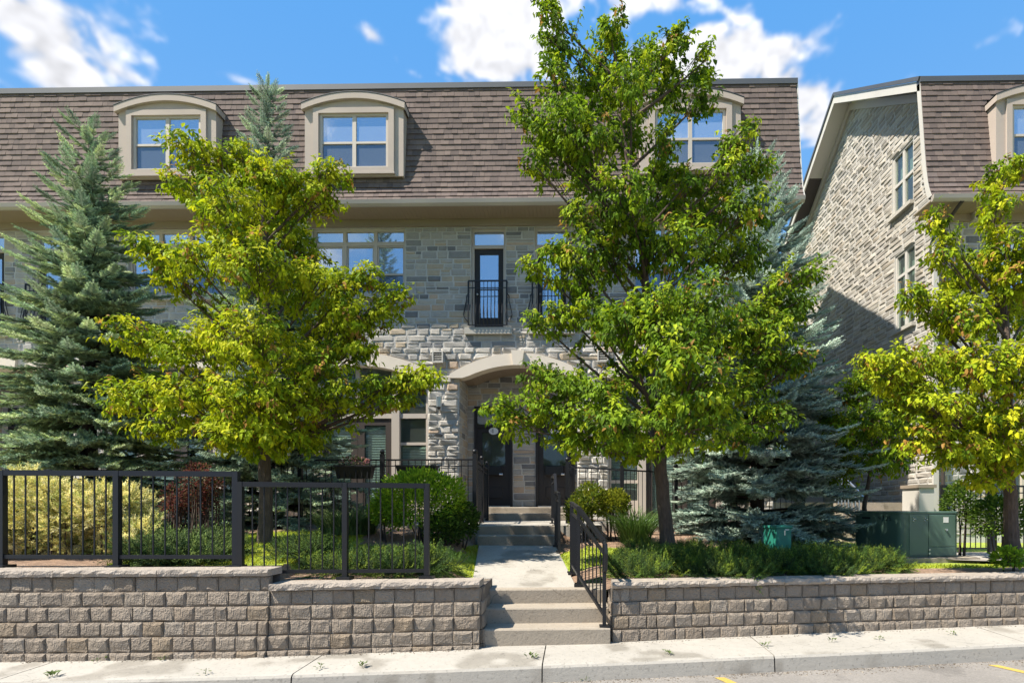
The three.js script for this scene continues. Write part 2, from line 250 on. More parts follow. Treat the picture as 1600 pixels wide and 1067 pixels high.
// random ashlar over u in [u0, u1], v in [v0, v1]; holes are rectangles; low(u) / high(u) bound the wall with a curve
function ashlar({ u0, u1, v0, v1, keys = [], holes = [], low, high, place, relief, tones, weights, seed, rowH = [0.1, 0.2], len = [0.2, 0.62], gap = 0.016, gapV = gap, split = 0.22 }) {
  const r = rng(seed), out = [], rows = [], ks = [v0, ...keys.filter((k) => k > v0 + 0.03 && k < v1 - 0.03).sort((a, b) => a - b), v1];
  for (let k = 0; k + 1 < ks.length; k++) { const span = ks[k + 1] - ks[k], n = Math.max(1, Math.round(span / lerp(rowH[0], rowH[1], 0.55))), w = Array.from({ length: n }, () => lerp(rowH[0], rowH[1], r())), t = w.reduce((a, b) => a + b); let v = ks[k]; for (const x of w) { rows.push([v, v + x / t * span]); v += x / t * span; } }
  const pick = () => { let x = r() * weights.reduce((a, b) => a + b), i = 0; while ((x -= weights[i]) > 0) i++; return i; };
  const stone = (a, b, c, d) => {
    if (b - a < 0.03 || d - c < 0.025) return;
    const mi = pick(), rel = relief * (0.55 + r() * 0.9);
    let bl = c, br = c, tl = d, tr = d;
    if (low && c > 4.9) { bl = Math.max(c, low(a)); br = Math.max(c, low(b)); const mid = Math.max(c, low((a + b) / 2)); if (bl > d - 0.03 && br > d - 0.03) return; if (mid > d) return; bl = Math.min(bl, d - 0.02); br = Math.min(br, d - 0.02); }
    if (high) { tl = Math.min(d, high(a)); tr = Math.min(d, high(b)); if (tl < c + 0.03 && tr < c + 0.03) return; tl = Math.max(tl, c + 0.02); tr = Math.max(tr, c + 0.02); }
    let geo = STONES[Math.floor(r() * STONES.length)];
    if (bl !== br || tl !== tr || bl !== c || tl !== d) {   // cut to the curve: the unit stone is warped
      geo = geo.clone(); const p = geo.attributes.position;
      for (let i = 0; i < p.count; i++) { const x = p.getX(i) + 0.5, y = p.getY(i) + 0.5, lo = lerp(bl, br, x), hi = lerp(tl, tr, x); p.setY(i, (lerp(lo, hi, y) - c) / (d - c) - 0.5); }
      geo.computeVertexNormals();
    }
    const m = place((a + b) / 2, (c + d) / 2).multiply(new THREE.Matrix4().makeScale((b - a - gap), (d - c - gapV), rel));
    out.push({ geo, m, mi });
  };
  for (const [c, d] of rows) {
    let spans = [[u0, u1]];
    for (const h of holes) if (c < h[3] - 0.012 && d > h[2] + 0.012) spans = spans.flatMap(([a, b]) => [[a, Math.min(b, h[0])], [Math.max(a, h[1]), b]].filter(([x, y]) => y - x > 0.04 && (y <= h[0] || x >= h[1])));
    for (const [a0, b0] of spans) {
      let a = a0; while (a < b0 - 0.02) {
        let w = lerp(len[0], len[1], r() * r()) * (0.7 + (d - c) * 3.0); if (a + w > b0 - len[0] * 0.6) w = b0 - a;
        if (d - c > 0.15 && r() < split) { const s = lerp(c, d, 0.4 + r() * 0.2); stone(a, a + w, c, s); if (w > 0.4 && r() < 0.5) { const q = a + w * (0.35 + r() * 0.3); stone(a, q, s, d); stone(q, a + w, s, d); } else stone(a, a + w, s, d); } else stone(a, a + w, c, d);
        a += w;
      }
    }
  }
  return out;
}
const onFront = (z) => (u, v) => new THREE.Matrix4().makeTranslation(u, v, z);
const onLeft = (x) => (u, v) => new THREE.Matrix4().makeRotationY(-Math.PI / 2).setPosition(x, v, u);   // faces -x; u is z
const onRight = (x) => (u, v) => new THREE.Matrix4().makeRotationY(Math.PI / 2).setPosition(x, v, u);   // faces +x; u is z

// ================================================================== GROUND, ROAD, KERB, PAVEMENT
// front line of the retaining walls in plan (x, z) from left to right, gently bending away
const wallLine = [[-13, -5.35], [-9.5, -5.55], [-7.06, -5.674], [-5.77, -5.697], [-3.25, -5.842], [-2.0, -6.0], [-1.0, -6.133], [0.42, -6.389], [3.04, -6.836], [5.58, -7.242], [7.43, -7.535], [10.5, -8.0], [16, -8.8]];
function wallZ(x) { for (let i = 0; i + 1 < wallLine.length; i++) { const [a, za] = wallLine[i], [b, zb] = wallLine[i + 1]; if (x <= b || i + 2 === wallLine.length) { const t = (x - a) / (b - a), m = (k) => { const p = wallLine[clamp(k - 1, 0, 12)], q = wallLine[clamp(k + 1, 0, 12)]; return (q[1] - p[1]) / (q[0] - p[0]) * (b - a); }; const m0 = m(i), m1 = m(i + 1), t2 = t * t, t3 = t2 * t; return (2 * t3 - 3 * t2 + 1) * za + (t3 - 2 * t2 + t) * m0 + (-2 * t3 + 3 * t2) * zb + (t3 - t2) * m1; } } }
const paveY = (x) => 0.09 + 0.0085 * x;
const kerbD = (x) => lerp(0.70, 0.86, sstep(-3, 3, x));           // strip between wall foot and kerb edge
function ribbon(x0, x1, n, rowsFn) {   // strips along x; rowsFn(x) -> list of [y, z]
  const b = new MB(); let prev = null;
  for (let i = 0; i <= n; i++) { const x = lerp(x0, x1, i / n), row = rowsFn(x).map(([y, z]) => V3(x, y, z)); if (prev) for (let k = 0; k + 1 < row.length; k++) b.quad(prev[k], row[k], row[k + 1], prev[k + 1]); prev = row; }
  return b;
}
const roadY = (x, z) => paveY(x) - 0.165 + 0.004 * Math.sin(x * 0.9 + z);
struct('ground', box(-900, -1.3, -900, 900, -1.2, 900), M.turf);
struct('road', ribbon(-45, 45, 90, (x) => { const k = wallZ(clamp(x, -13, 16)) + kerbD(x), o = []; for (const d of [-0.3, 0, 0.3, 0.8, 1.5, 3, 6, 12, 24, 40].reverse()) o.push([roadY(x, k + d), k + d]); return o; }), M.asphalt);
// concrete strip and kerb, cast in lengths with open joints
{
  const cuts = [-13.5, -9.1, -5.18, -2.58, -0.3, 2.02, 4.9, 7.9, 11, 15.5];
  for (let i = 0; i + 1 < cuts.length; i++) {
    const g = 0.006, b = ribbon(cuts[i] + g, cuts[i + 1] - g, 14, (x) => { const w = wallZ(x), k = w + kerbD(x), y = paveY(x), j = 0.006 * Math.sin(x * 2.3) ; return [[y + 0.012, w - 0.35], [y + 0.012, w + 0.05], [y, k - 0.045 + j], [y - 0.008, k - 0.016 + j], [y - 0.03, k + j], [y - 0.26, k + 0.025 + j]]; });
    for (const x of [cuts[i] + g, cuts[i + 1] - g]) { const w = wallZ(x), k = w + kerbD(x), y = paveY(x); b.quad(V3(x, y - 0.26, w - 0.35), V3(x, y + 0.012, w - 0.35), V3(x, y, k - 0.03), V3(x, y - 0.26, k + 0.02)); }
    struct(i ? 'pavement_' + String(i).padStart(3, '0') : 'pavement', b, M.concrete);
  }
}
// painted bay lines
[[1.42, -5.62, 1.95, -4.3, 'yellow painted parking line left of the two on the road'], [4.35, -6.05, 5.0, -4.7, 'yellow painted parking line near the right edge of the road']].forEach(([x0, z0, x1, z1, l]) => {
  const b = new MB(), n = 8, w = 0.05; for (let i = 0; i < n; i++) { const p = (t) => [lerp(x0, x1, t), lerp(z0, z1, t)], [xa, za] = p(i / n), [xb, zb] = p((i + 1) / n), q = (x, z) => V3(x, roadY(x, z) + 0.0045, z); b.quad(q(xa - w, za), q(xa + w, za), q(xb + w, zb), q(xb - w, zb)); }
  struct('parking_line', b, M.yellow).userData.label = l;
});

// terrain behind the walls
const capY = (x) => x < -3.1 ? 0.965 : x < 0 ? 0.81 : 0.765;
const pathA = { l: [-1.228, -6.88], r: [0.014, -6.95], y: 0.632 }, pathB = { l: [-1.613, -9.78], r: [-0.339, -9.8], y: 0.945 };
function pathAt(z) { const t = clamp((-z - 6.9) / 2.88, -0.25, 2); return [lerp(pathA.l[0], pathB.l[0], t), lerp(pathA.r[0], pathB.r[0], t), t < 1 ? lerp(pathA.y, pathB.y, Math.max(t, -0.05)) : z < -10.1 ? 1.275 : 0.945]; }
function groundY(x, z) {
  const w = -wallZ(clamp(x, -13, 16)), d = -z - w, front = (x < -3.25 ? lerp(0.93, 0.945, 0) : lerp(0.785, 0.715, sstep(-1.2, 0.6, x))) - 0.0;
  const far = x < -1 ? 1.2 : lerp(1.08, 0.71, sstep(2.2, 4.4, x));
  let y = lerp(front, far, sstep(0.2, 4.6, d)) + 0.02 * (fbm(x * 0.9 + 50, z * 0.9 + 50, 3) - 0.5);
  const [l, r, py] = pathAt(z); if (z < -6.2 && z > -10.4) { const e = Math.max(l - x, x - r); y = lerp(py - 0.02, y, sstep(0.0, 0.55, e)); if (e < 0.02) y = z < -9.75 ? 0.8 : py - 0.05; }
  return y;
}
const isMulch = (x, z) => { z += 0.35 * (fbm(x * 2.2, z * 2.2, 3, 0, 88) - 0.5); x += 0.3 * (fbm(x * 2, z * 2, 3, 0, 89) - 0.5); const w = -wallZ(clamp(x, -13, 16)), d = -z - w; if (x < -3.3) return d < 0.6 || x < -5.3 || z < -9.6; if (x < -0.8) return d < 1.6 - 0.35 * (x + 3.3) * 0.4 || (z < -8.5 && x < -1.7); if (x < 4.6) return (d < 1.55 && x > -0.2) || z < -9.15; return d < 1.15; };
{
  const cell = (kind) => { const b = new MB(), N = 330; const xs = Array.from({ length: N + 1 }, (_, i) => lerp(-13, 16, i / N)), D = [...Array.from({ length: 52 }, (_, i) => 0.1 + i * 0.09), 5, 5.6, 6.4, 7.4, 8.6, 10, 12, 15, 20];
    for (let i = 0; i < N; i++) for (let j = 0; j + 1 < D.length; j++) { const P = (x, d) => { const z = wallZ(x) - d; return V3(x, groundY(x, z), z); }, xm = (xs[i] + xs[i + 1]) / 2, zm = wallZ(xm) - (D[j] + D[j + 1]) / 2; const [pl, pr] = pathAt(zm);
      if (zm > -7.25 && xm > pl - 0.0 && xm < 0.36) continue;             // the steps cut into the bank
      if (isMulch(xm, zm) === (kind === 'soil')) b.quad(P(xs[i], D[j]), P(xs[i + 1], D[j]), P(xs[i + 1], D[j + 1]), P(xs[i], D[j + 1])); }
    return b; };
  struct('lawn', cell('turf'), M.turf); struct('mulch_bed', cell('soil'), M.soil);
}
// path, lower steps, upper steps, landing
{
  const b = new MB(), n = 10, P = (t, s) => { const z = lerp(-6.79, -9.8, t), [l, r, y] = pathAt(z); return V3(s ? r + 0.02 : l, y + 0.004, z - (s ? 0.05 : 0)); };
  for (let i = 0; i < n; i++) b.quad(P(i / n, 0), P(i / n, 1), P((i + 1) / n, 1), P((i + 1) / n, 0));
  for (let i = 0; i < n; i++) for (const s of [0, 1]) { const a = P(i / n, s), c = P((i + 1) / n, s), dn = (p) => p.clone().setY(p.y - 0.3); s ? b.quad(dn(a), dn(c), c, a) : b.quad(a, c, dn(c), dn(a)); }
  struct('path', b, M.concrete);
  const nosed = (x0, x1, z, dz, y0, y1, skew) => { const e = 0.02, mb = new MB(), A = (x, y, zz) => V3(x, y, zz - skew * (x - x0)); const prof = [[y0, 0], [y1 - e, 0.004], [y1 - 0.006, -0.006 + 0.0], [y1, -e], [y1, -dz]]; for (let k = 0; k + 1 < prof.length; k++) mb.quad(A(x0, prof[k][0], z + prof[k][1]), A(x1, prof[k][0], z + prof[k][1]), A(x1, prof[k + 1][0], z + prof[k + 1][1]), A(x0, prof[k + 1][0], z + prof[k + 1][1]));
    for (const [x, f] of [[x0, 0], [x1, 1]]) { const a = A(x, y0, z), c = A(x, y1, z - 0.01), d = A(x, y1, z - dz), e2 = A(x, y0, z - dz); f ? mb.quad(a, e2, d, c) : mb.quad(a, c, d, e2); } return mb; };
  const st = thing('concrete_steps', 'lower flight of three concrete steps up from the pavement', 'steps');
  part('step', nosed(-1.06, 0.40, -6.19, 0.34, 0.02, 0.282, 0.075), M.stepConcrete, st);
  part('step', nosed(-1.10, 0.40, -6.47, 0.34, 0.282 - 0.01, 0.46, 0.075), M.stepConcrete, st);
  part('step', nosed(-1.14, 0.39, -6.75, 0.42, 0.45, 0.634, 0.075), M.stepConcrete, st);
  const up = thing('concrete_steps', 'upper flight of concrete steps at the end of the path', 'steps');
  part('step', nosed(-1.63, -0.30, -9.78, 0.32, 0.9, 1.115, 0.0), M.stepConcrete, up);
  part('step', nosed(-1.66, -0.30, -10.06, 0.1, 1.0, 1.275, 0.0), M.stepConcrete, up);
  struct('landing', box(-2.6, 0.9, -13.72, 0.5, 1.272, -10.14), M.concrete);
  struct('patio', box(-7.6, 0.85, -14.3, -2.604, 1.262, -10.75), M.concrete);
  struct('patio_001', box(0.504, 0.8, -14.3, 5.2, 1.262, -12.3), M.concrete);
  struct('patio_002', box(-20, 0.85, -14.3, -7.604, 1.258, -11.2), M.concrete);
  const pf = thing('porch_steps', 'concrete porch floor with its step before the dark front doors', 'steps');
  part('step', nosed(-2.9, 0.04, -13.73, 0.5, 1.27, 1.45, 0), M.stepConcrete, pf);
  part('step', nosed(-2.9, 0.04, -14.12, 1.7, 1.27, 1.597, 0), M.stepConcrete, pf);
  const mp = new MB(); const q = (x, z) => V3(x, groundY(x, z) + 0.012, z); const L = [[4.75, -9.75], [6.4, -9.0], [9.5, -8.9], [9.5, -10.6], [6.2, -10.9], [4.6, -11.4]].map(([x, z]) => V3(x, 0.765, z)); mp.tri(L[0], L[1], L[4]).tri(L[0], L[4], L[5]).quad(L[1], L[2], L[3], L[4]);
  struct('side_path', mp, M.concrete);
}

// ================================================================== RETAINING WALLS
function splitFace(seed, smoothFace) {   // split-face concrete block: crisp rim, chipped face
  const r = rng(seed), nx = 4, ny = 3, P = [], b = new MB(), k = smoothFace ? 0.25 : 1, tx = (r() - 0.5) * 0.7 * k, ty = (r() - 0.5) * 0.7 * k;
  for (let j = 0; j <= ny; j++) for (let i = 0; i <= nx; i++) { const bx = i === 0 || i === nx, by = j === 0 || j === ny; let x = bx ? i / nx : lerp(0.1, 0.9, (i - 1) / 2) + (r() - 0.5) * 0.12, y = by ? j / ny : lerp(0.17, 0.83, j - 1) + (r() - 0.5) * 0.14; P.push(V3(x - 0.5, y - 0.5, bx || by ? 0.1 + r() * 0.25 * k : 0.55 + (r() - 0.5) * 0.55 * k + 0.6 * tx * (x - 0.5) + 0.6 * ty * (y - 0.5))); }
  const g = (i, j) => P[j * (nx + 1) + i];
  for (let j = 0; j < ny; j++) for (let i = 0; i < nx; i++) if ((i + j) % 2) b.quad(g(i, j), g(i + 1, j), g(i + 1, j + 1), g(i, j + 1)); else b.quad(g(i + 1, j), g(i + 1, j + 1), g(i, j + 1), g(i, j));
  const rim = []; for (let i = 0; i < nx; i++) rim.push(g(i, 0)); for (let j = 0; j < ny; j++) rim.push(g(nx, j)); for (let i = nx; i > 0; i--) rim.push(g(i, ny)); for (let j = ny; j > 0; j--) rim.push(g(0, j));
  for (const q of rim.keys()) { const a = rim[q], c = rim[(q + 1) % rim.length]; b.quad(V3(a.x, a.y, -2.5), V3(c.x, c.y, -2.5), c, a); }
  const geo = b.geo(), uv = geo.attributes.uv, ou = r() * 5, ov = r() * 5; for (let i = 0; i < uv.count; i++) uv.setXY(i, uv.getX(i) * 0.206 + ou, uv.getY(i) * 0.15 + ov);
  return geo;
}
const BLOCKS = Array.from({ length: 12 }, (_, k) => splitFace(300 + k, k >= 10));
function blockWall(name, label, x0, x1, tops, seed, endRight, endLeft) {   // tops(x) = level under the cap
  const t = thing(name, label, 'retaining wall', [0, 0, 0]); t.updateMatrixWorld(true);
  const r = rng(seed), H = 0.15, Wd = 0.206, setB = 0.017, list = [];
  const backing = new MB();
  for (const [a, b, top] of tops) {
    const nrow = 7;
    for (let k = 0; k < nrow; k++) {
      const v1 = top - k * H, v0 = v1 - H, zo = setB * (k - 2); if (v1 < paveY(a) - 0.1) break;
      let x = a - (k % 2 ? Wd / 2 : 0) * (a === x0 ? 1 : 0) - (a > x0 ? 0 : r() * 0.03);
      while (x < b - 0.03) {
        let w = r() < 0.05 ? Wd * 0.52 : Wd * (0.985 + r() * 0.03); if (x + w > b - 0.07) w = b - x;
        const xa = Math.max(x, a), xc = (xa + x + w) / 2, ww = x + w - xa, dz = (wallZ(xc + 0.1) - wallZ(xc - 0.1)) / 0.2;
        const m = new THREE.Matrix4().makeRotationY(-Math.atan(dz)).setPosition(xc, (v0 + v1) / 2, wallZ(xc) + zo + (r() - 0.5) * 0.006).multiply(new THREE.Matrix4().makeScale(ww * Math.hypot(1, dz) - 0.005, H - 0.005, 0.028 + r() * 0.012 - (k ? 0 : 0.014)));
        list.push({ geo: BLOCKS[Math.floor(r() * BLOCKS.length)], m, mi: Math.floor(Math.pow(r(), 1.9) * 5.99), area: ww * H });
        x += w;
      }
    }
    const n = 12; for (let i = 0; i < n; i++) { const xa = lerp(a, b, i / n) + (i ? 0 : 0.01), xb = lerp(a, b, (i + 1) / n) - (i === n - 1 ? 0.01 : 0), za = wallZ(xa) - 0.05, zb = wallZ(xb) - 0.05; backing.quad(V3(xa, -0.3, za + 0.06), V3(xb, -0.3, zb + 0.06), V3(xb, top, zb), V3(xa, top, za)); backing.quad(V3(xa, -0.3, za - 0.2), V3(xa, top, za - 0.2), V3(xb, top, zb - 0.2), V3(xb, -0.3, zb - 0.2)); backing.quad(V3(xa, top, za), V3(xb, top, zb), V3(xb, top, zb - 0.2), V3(xa, top, za - 0.2)); }
    // caps
    let x = a; while (x < b - 0.05) {
      let w = 0.45 + r() * 0.14; if (x + w > b - 0.2) w = b - x; const g = 0.003, xa = x + g, xb = x + w - g, seg = 4, y0 = top + 0.004, y1 = top + 0.076 + (r() - 0.5) * 0.004, mb = new MB(), fr = [];
      for (let i = 0; i <= seg * 2; i++) { const xx = lerp(xa, xb, i / seg / 2), z = wallZ(xx) + 0.002 ; fr.push([V3(xx, y0 + 0.006 * r(), z + r() * 0.012), V3(xx, (y0 + y1) / 2 + (r() - 0.5) * 0.02, z + 0.008 + r() * 0.022), V3(xx, y1 - 0.006 * r(), z + r() * 0.01), V3(xx, y1, wallZ(xx) - 0.28)]); }
      for (let i = 0; i < seg * 2; i++) for (let k = 0; k < 3; k++) mb.quad(fr[i][k], fr[i + 1][k], fr[i + 1][k + 1], fr[i][k + 1]);
      for (let i = 0; i < seg * 2; i++) mb.quad(fr[i][0], V3(fr[i][0].x, y0, fr[i][3].z), V3(fr[i + 1][0].x, y0, fr[i + 1][3].z), fr[i + 1][0]);
      for (const [i, f] of [[0, 0], [seg * 2, 1]]) { const q = fr[i], e = V3(q[0].x, y0, q[3].z); f ? mb.quad(q[0], e, q[3], q[2]) : mb.quad(q[2], q[3], e, q[0]); mb.tri(...(f ? [q[0], q[2], q[1]] : [q[0], q[1], q[2]])); }
      part('cap_stone', mb, M.cap, t); x += w;
    }
  }
  for (const [xe, top, dir] of [endRight, endLeft].filter(Boolean)) {   // wall end, facing the steps
    for (let k = 0; k < 6; k++) { const v1 = top - k * H; for (let i = 0; i < 4; i++) { const zc = wallZ(xe) - 0.03 - (i + 0.5) * 0.2, m = (dir > 0 ? onRight : onLeft)(xe + dir * (0.012 + setB * (k - 2) * 0.7))(zc, v1 - H / 2).multiply(new THREE.Matrix4().makeScale(0.194, H - 0.006, 0.035)); list.push({ geo: BLOCKS[Math.floor(r() * 10)], m, mi: Math.floor(r() * 5), area: 0.02 }); } }
    const z0 = wallZ(xe); backing.add(box(xe - 0.012, -0.3, z0 - 0.85, xe + 0.012, top, z0 - 0.07));
  }
  part('core', backing, M.joint, t);
  pieces(list, 'block', 'block_courses', M.blockTones, t, 300, (c) => c.x > -6.2 && c.x < 6.4);
  return t;
}
blockWall('retaining_wall', 'grey-brown split-face block retaining wall left of the steps, stepped down once', -9.5, -1.0, [[-9.5, -3.13, 0.885], [-3.13, -1.0, 0.735]], 11, [-1.0, 0.735, 1]);
blockWall('retaining_wall', 'grey-brown split-face block retaining wall right of the steps, under the junipers', 0.43, 11.5, [[0.43, 11.5, 0.688]], 12, null, [0.43, 0.688, -1]);

// ================================================================== TOWNHOUSE BLOCKS
const ZF = -14.5;                                        // plane of the street fronts
const mansard = Array.from({ length: 17 }, (_, i) => { const q = i / 16, y = 8.93 + 3.04 * q * (0.35 + 0.65 * q), d = y - 8.93; return [-13.86 - 0.105 * d + 0.15 * Math.exp(-d / 0.3), y]; });   // z, y of the front slope
const roofProfile = [...mansard, [-18.8, 14.9], [-23.5, 11.97], [-24.0, 8.93]];
const mansardZ = (y) => { for (let i = 0; i + 1 < mansard.length; i++) if (y <= mansard[i + 1][1] + 1e-9) return lerp(mansard[i][0], mansard[i + 1][0], (y - mansard[i][1]) / (mansard[i + 1][1] - mansard[i][1])); return -14.18; };
const frame4 = (x0, y0, x1, y1, z0, z1, w) => box(x0, y0, z0, x0 + w, y1, z1).box(x1 - w, y0, z0, x1, y1, z1).box(x0 + w, y0, z0, x1 - w, y0 + w, z1).box(x0 + w, y1 - w, z0, x1 - w, y1, z1);
// a window unit on a front wall: cells = [[x0, y0, x1, y1, material]]
function windowUnit(parent, name, x0, y0, x1, y1, z, mullions, cells, o = {}) {
  const w = part(name, new MB().add(frame4(x0, y0, x1, y1, z - 0.06, z + 0.02, 0.045).geo()), o.m ?? M.frame, parent);
  for (const [a, b, c, d, zz] of mullions) part('frame', box(a, b, z - 0.05, c, d, z + (zz ?? 0.015)), o.m ?? M.frame, w);
  for (const [a, b, c, d, m] of cells) part('pane', box(a, b, z - 0.022, c, d, z - 0.018), m, w);
  return w;
}
function roomBehind(x0, y0, x1, y1, z, parent, depth = 3.2) {   // an open-fronted room
  const b = new MB(), A = V3(x0, y0, z), B = V3(x1, y0, z), C = V3(x1, y1, z), D = V3(x0, y1, z), k = (p) => p.clone().setZ(z - depth);
  b.quad(k(A), k(B), k(C), k(D)).quad(A, k(A), k(D), D).quad(k(B), B, C, k(C)).quad(D, k(D), k(C), C).quad(k(A), A, B, k(B)); return part('room', b, M.room, parent);
}
function blindAt(parent, x0, y0, x1, y1, z, step = 0.05) { const b = new MB(); for (let y = y1 - step; y > y0; y -= step) b.quad(V3(x0, y, z + 0.018), V3(x1, y, z + 0.018), V3(x1, y + step * 0.86, z - 0.014), V3(x0, y + step * 0.86, z - 0.014)); return part('blind', b, M.blind, parent); }

function dormer(parent, cx, o = {}) {
  const hw = 1.2, zf = -13.80, y0 = 9.57, ys = 11.28, yt = 11.54, wx0 = cx - 0.82, wx1 = cx + 0.82, wy0 = 9.77, wy1 = 11.08;
  const arc = (h, s, n = 14) => Array.from({ length: n + 1 }, (_, i) => { const u = i / n * 2 - 1; return [cx + u * h, s + (yt - ys) * (1 - u * u)]; });
  const d = holder('dormer', parent);
  // face with the window opening
  const face = new MB(), top = arc(hw, ys); const zb = -14.5;
  const band = (a, b) => face.prism(a.map(([x, y]) => V3(x, y, zf - 0.06)), V3(0, 0, 0.06));
  const ext = (u0, u1) => top.filter(([x]) => x >= u0 - 1e-6 && x <= u1 + 1e-6);
  band([[cx - hw, y0], [wx0, y0], [wx0, ys + (yt - ys) * (1 - (0.82 / hw) ** 2)], ...top.filter(([x]) => x < wx0 - 0.02).reverse()]);
  band([[wx1, y0], [cx + hw, y0], ...top.filter(([x]) => x > wx1 + 0.02).reverse(), [wx1, ys + (yt - ys) * (1 - (0.82 / hw) ** 2)]]);
  band([[wx0, wy1], [wx1, wy1], [wx1, ys + (yt - ys) * (1 - (0.82 / hw) ** 2)], ...top.filter(([x]) => x < wx1 - 0.02 && x > wx0 + 0.02).reverse(), [wx0, ys + (yt - ys) * (1 - (0.82 / hw) ** 2)]]);
  band([[wx0, y0], [wx1, y0], [wx1, wy0], [wx0, wy0]]);
  for (const s of [-1, 1]) { const x = cx + s * hw; face.add(box(Math.min(x, x - s * 0.05), y0, zb, Math.max(x, x - s * 0.05), ys, zf - 0.06).geo()); }
  part('wall', face, M.stucco, d);
  // raised surround
  part('surround', frame4(wx0 - 0.16, wy0 - 0.13, wx1 + 0.16, wy1 + 0.13, zf + 0.002, zf + 0.05, 0.13), M.stucco, d);
  part('sill', box(wx0 - 0.18, wy0 - 0.17, zf + 0.002, wx1 + 0.18, wy0 - 0.132, zf + 0.075), M.stucco, d);
  // curved hood with its roof
  const hood = new MB(), e = 0.05, o1 = arc(hw + e, ys + 0.012), i1 = arc(hw + e, ys - 0.135);
  for (let i = 0; i < 14; i++) { const q = (p, z) => V3(p[0], p[1], z); hood.quad(q(i1[i], zf + 0.09), q(i1[i + 1], zf + 0.09), q(o1[i + 1], zf + 0.09), q(o1[i], zf + 0.09)).quad(q(i1[i], zf + 0.001), q(i1[i + 1], zf + 0.001), q(i1[i + 1], zf + 0.09), q(i1[i], zf + 0.09)); hood.quad(q(o1[i], zf + 0.09), q(o1[i + 1], zf + 0.09), q(o1[i + 1], zb), q(o1[i], zb)); }
  for (const s of [0, 14]) hood.quad(V3(i1[s][0], i1[s][1], zf + 0.09), V3(o1[s][0], o1[s][1], zf + 0.09), V3(o1[s][0], o1[s][1], zb), V3(i1[s][0], i1[s][1], zb));
  part('hood', hood, M.stucco, d);
  const lid = new MB(), o2 = arc(hw + e + 0.012, ys + 0.02); for (let i = 0; i < 14; i++) { const q = (p, z, dy = 0) => V3(p[0], p[1] + dy * 0.55, z); lid.quad(q(o2[i], zf + 0.1), q(o2[i + 1], zf + 0.1), q(o2[i + 1], zf + 0.1, 0.022), q(o2[i], zf + 0.1, 0.022)).quad(q(o2[i], zf + 0.1, 0.022), q(o2[i + 1], zf + 0.1, 0.022), q(o2[i + 1], zb, 0.022), q(o2[i], zb, 0.022)).quad(q(o2[i], zb), q(o2[i + 1], zb), q(o2[i + 1], zf + 0.1), q(o2[i], zf + 0.1)); }
  part('hood_roof', lid, M.flashing, d);
  const z = zf - 0.02, ym = wy0 + 0.62, w = windowUnit(d, 'window', wx0, wy0, wx1, wy1, z, [], []);
  for (const m of [[cx - 0.045, wy0 + 0.045, cx + 0.045, wy1 - 0.045], [wx0 + 0.045, ym - 0.025, cx - 0.046, ym + 0.025], [cx + 0.046, ym - 0.025, wx1 - 0.045, ym + 0.025]]) w.geometry = mergeGeometries([w.geometry, box(m[0], m[1], z - 0.05, m[2], m[3], z + 0.012).geo()]);
  const pn = (a, b, c, e2, m) => { const q = part('pane', box(a, b, z - 0.022, c, e2, z - 0.018), m, d); return q; };
  pn(wx0 + 0.04, ym + 0.02, cx - 0.04, wy1 - 0.04, M.glass); pn(cx + 0.04, ym + 0.02, wx1 - 0.04, wy1 - 0.04, M.glass);
  pn(wx0 + 0.04, wy0 + 0.04, cx - 0.04, ym - 0.02, M.screenGlass); pn(cx + 0.04, wy0 + 0.04, wx1 - 0.04, ym - 0.02, M.screenGlass);
  roomBehind(wx0 + 0.01, wy0 + 0.01, wx1 - 0.01, wy1 - 0.01, z - 0.07, d, 2.6);
  if (o.blind) blindAt(d, wx0 + 0.05, o.blind, wx1 - 0.05, wy1 - 0.05, z - 0.12, 0.045);
  if (o.curtain) part('curtain', box(wx0 + 0.05, wy0 + 0.05, z - 0.16, wx0 + 0.2, wy1 - 0.05, z - 0.12), M.curtain, d);
  return d;
}
